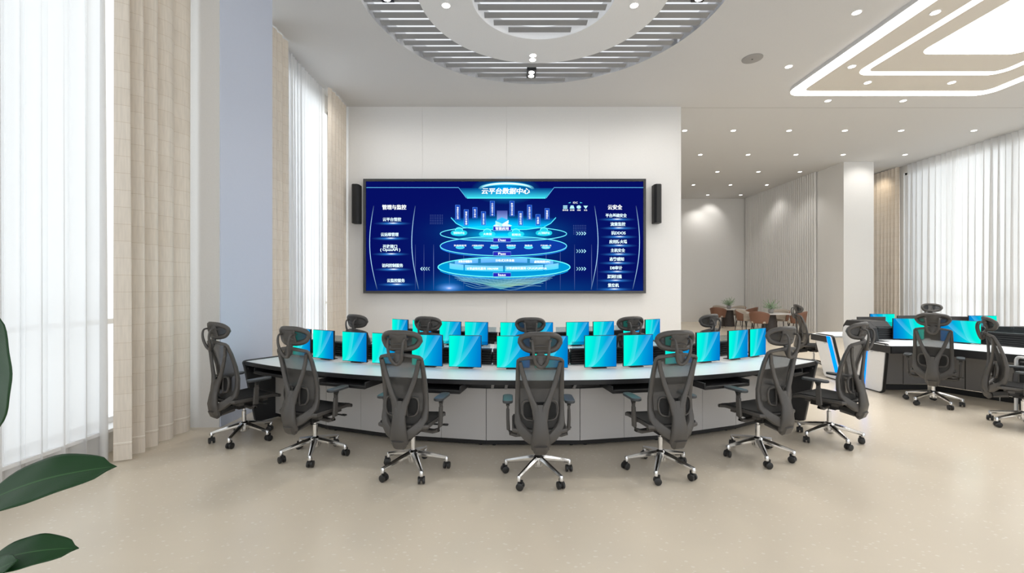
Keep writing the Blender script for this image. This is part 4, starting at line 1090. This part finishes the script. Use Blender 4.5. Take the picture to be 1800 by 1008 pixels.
for x, yy, lb in ((.36, 8.0, 'square black twin spotlight among the slats at the far side of the round feature'), (-1.72, 5.83, 'square black twin spotlight among the slats at the left picture top'), (2.57, 5.83, 'square black twin spotlight among the slats at the right of the round feature')):
    root = empty('twin_spotlight', (x, yy, CEIL)); tag(root, lb, 'ceiling light', 'black twin spotlights in the slats')
    b = MB(); b.box((0, 0, .02), (.17, .30, .09)); b.build('box', M_['bezel'], root, 0, bevel=.004)
    for s_ in (-1, 1): MB().lathe([(.052, -.030), (.052, -.024)], 20, (0, s_*.07, 0)).build('lens', M_['lens'], root, 0)
vent = empty('ceiling_speaker', (4.19, 7.49, CEIL)); tag(vent, 'round flat grey ceiling speaker left of the light tray', 'ceiling speaker')
MB().lathe([(.15, -.016), (.165, -.010), (.168, 0)], 32).build('disc', M_['grille'], vent, 30); MB().lathe([(.012, -.020), (.014, -.016)], 12).build('centre_knob', M_['desk_side'], vent, 30)
# light tray: nested rounded frames
tray = empty('light_tray', (trayC[0]*K, trayC[1]*K, TZ)); tag(tray, 'large suspended beige ceiling light tray with nested white light bands', 'ceiling light')
def pl(nm, outer, inner, m, z, t):
    loops = [outer]+([inner] if inner else [])
    return plate(nm, loops, z, t, m, tray, world=True)
YN = 2.2
o1 = trect(5.66, 9.87, 8.95, YN, .30); i1 = trect(5.90, 9.66, 8.74, YN+.2, .16); o2 = trect(6.40, 9.16, 8.08, YN+.85, .26); i2 = trect(6.54, 9.03, 7.95, YN+1.0, .16); o3 = trect(6.93, 8.68, 7.35, YN+1.55, .20)
pl('outer_light_band', o1, i1, M_['strip'], TZ-.004, .006)
pl('outer_panel', i1, o2, M_['tray'], TZ, .006)
pl('inner_light_band', o2, i2, M_['strip'], TZ-.002, .006)
pl('inner_panel', i2, o3, M_['tray'], TZ, .006)
pl('luminous_panel', o3, None, M_['lum'], TZ-.003, .006)
pl('tray_core', trect(5.665, 9.865, 8.945, YN+.005, .295), None, M_['ceil'], TZ+.006, CEIL-TZ-.007)

# ------------------------------------------------------------------ rubber plant, front left
plant = empty('rubber_plant', (-1.85, 1.30, 0)); tag(plant, 'tall rubber plant at the left picture edge with big glossy dark green leaves', 'plant')
MB().lathe([(.15, 0), (.19, .02), (.23, .40), (.235, .42), (.215, .42), (.21, .38)], 36).build('planter', M_['planter'], plant, 40)
MB().lathe([(.20, .375), (.205, .385)], 30).build('soil', M_['soil'], plant, 40)
MB().tube([(0, 0, .36), (.02, .01, .8), (-.01, .02, 1.3), (.02, 0, 1.75)], [.018, .015, .012, .006], 10).build('stem', M_['stem'], plant, 60)
def leaf(base, tip, width, up, sag=.03, fold=.18):
    """blade from base to tip (plant coordinates); up = blade normal hint"""
    base, tip, up = Vector(base), Vector(tip), Vector(up); d = tip-base; L = d.length; d.normalize()
    sd = d.cross(up).normalized(); nn = sd.cross(d).normalized(); b = MB(); rows = []; n = 18; m_ = 8
    for i in range(n+1):
        t_ = i/n; wd = width/2*(math.sin(PI*min(1, t_**.82))**.62) if 0 < t_ < 1 else .0
        if t_ > .93: wd *= (1-t_)/.07*.75+.0
        c = base+d*(L*t_)+nn*(sag*math.sin(PI*t_)); row = []
        for j in range(-m_, m_+1):
            s_ = j/m_; row.append(c+sd*(wd*s_)+nn*(abs(s_)*wd*fold+.0015*math.sin(t_*18+s_*2)*abs(s_)))
            b.uv[i*(2*m_+1)+j+m_] = (t_, s_)
        rows.append(row)
    b.grid(rows); o = b.build('leaf', M_['leaf'], plant, 70)
    md = o.modifiers.new('thick', 'SOLIDIFY'); md.thickness = .0025; return o
def PW(px_, py_, d): return Vector(((px_-900)/FPX*d, d, CAMH-(py_-504)/FPX*d))-Vector((-1.85, 1.30, 0))
leaf(PW(-40, 890, 1.18), PW(205, 820, 1.26), .155, (.1, -.50, .85), .028, .10)
leaf(PW(-30, 995, 1.08), PW(138, 964, 1.12), .095, (.1, -.45, .9), .018, .1)
leaf(PW(-60, 1060, 1.05), PW(32, 985, 1.05), .10, (-.6, -.6, .6), .02, .1)
leaf(PW(-16, 760, 1.22), PW(-8, 546, 1.22), .165, (-.25, -1, .15), .0, .05)
for k in range(9):
    a = R(95+k*33); z = .75+.11*k; L = .30; bs = (.015*math.cos(a), .015*math.sin(a), z)
    leaf((bs[0]+.05*math.cos(a), bs[1]+.05*math.sin(a), z+.03), (bs[0]+L*math.cos(a)*.8, bs[1]+L*math.sin(a)*.8, z+.14+.03*(k % 3)), .13, (-.3*math.cos(a), -.3*math.sin(a), 1), .03, .12)
b = MB()
for e_ in (PW(-40, 890, 1.18), PW(-30, 995, 1.08), PW(-60, 1060, 1.05), PW(-16, 760, 1.22)):
    b.tube([(0.005, .01, e_.z-.10), (e_.x*.6, e_.y*.6, e_.z-.05), tuple(e_)], [.005, .004, .004], 8)
for k in range(9):
    a = R(95+k*33); z = .75+.11*k; b.tube([(0.005, .01, z-.02), (.065*math.cos(a), .065*math.sin(a), z+.03)], .004, 8)
b.build('leaf_stalks', M_['stem'], plant, 60)

# ------------------------------------------------------------------ light and camera
wd = bpy.data.worlds.new('sky'); SC.world = wd; wd.use_nodes = True
wn = wd.node_tree.nodes['Background']; wn.inputs[0].default_value = (.93, .96, 1.0, 1); wn.inputs[1].default_value = 1.25
def area(nm, loc, rot, sx_, sy_, power, col=(1, 1, 1)):
    l = bpy.data.lights.new(nm, 'AREA'); l.shape = 'RECTANGLE'; l.size = sx_; l.size_y = sy_; l.energy = power; l.color = col
    o = bpy.data.objects.new(nm, l); COL.objects.link(o); o.location = loc; o.rotation_euler = rot; return o
def spot(nm, loc, tgt, power, ang=70, col=(1, .96, .9), blend=.8, rad=.05):
    l = bpy.data.lights.new(nm, 'SPOT'); l.energy = power; l.spot_size = R(ang); l.spot_blend = blend; l.color = col; l.shadow_soft_size = rad
    o = bpy.data.objects.new(nm, l); COL.objects.link(o); o.location = loc; d = Vector(tgt)-Vector(loc); o.rotation_euler = d.to_track_quat('-Z', 'Y').to_euler(); return o
# daylight standing outside the windows
area('daylight_left', (XL-.5, 2.4, 2.9), (0, -PI/2, 0), 5.0, 4.4, 70, (.95, .97, 1))
area('daylight_left_far', (XL-.5, 7.7, 2.9), (0, -PI/2, 0), 5.0, 2.9, 80, (.92, .95, 1))
area('daylight_right', (XRW+.6, 8.0, 2.9), (0, PI/2, 0), 5.0, 11.0, 260, (1, .99, .97))
# wall-washing ceiling spots aimed at the screen wall
for x in (-3.2, -2.2, -1.2, -.2, .8, 1.8, 2.8, 3.4): spot('wall_wash', (x, 7.9, CEIL-.05), (x, 9.5, 3.4), 38, 104, blend=1.0, rad=.15)
for x, yy in ((-.93, 6.05), (1.72, 6.05), (.36, 7.4), (5.0, 6.23), (5.0, 7.76), (6.76, 9.19), (8.37, 9.19)): spot('downlight_beam', (x, yy, CEIL-.06), (x, yy, 0), 130, 120, rad=.30)
for x, yy in ((4.4, 11), (7.0, 11), (10.0, 11), (5.6, 13), (8.6, 13), (7.1, 14.9), (9.6, 15), (6.7, 17), (9.9, 16.8), (8.3, 18.9)): spot('downlight_beam', (x, yy, CEIL-.06), (x, yy, 0), 45, 110)
spot('wall_wash', (9.0, 18.7, CEIL-.06), (8.9, 19.5, 4.4), 30, 90); spot('wall_wash', (11.1, 12.6, CEIL-.06), (11.1, 13.7, 4.4), 40, 90)
spot('wall_wash', (12.1, 14.6, CEIL-.06), (12.8, 14.9, 4.4), 25, 90, (1, .85, .65))
cam = bpy.data.cameras.new('camera'); cam.sensor_width = 36; cam.lens = 36*FPX/1800; cam.clip_end = 100; cam.clip_start = .05
co = bpy.data.objects.new('camera', cam); COL.objects.link(co); co.location = (0, 0, CAMH); co.rotation_euler = (PI/2, 0, 0); SC.camera = co
vs = SC.view_settings; vs.view_transform = 'Standard'; vs.look = 'None'; vs.gamma = 1; vs.use_curve_mapping = False; vs.exposure = 0.28
SC.cycles.transparent_max_bounces = 24; SC.cycles.max_bounces = 8; SC.cycles.diffuse_bounces = 5; SC.cycles.caustics_reflective = False; SC.cycles.caustics_refractive = False
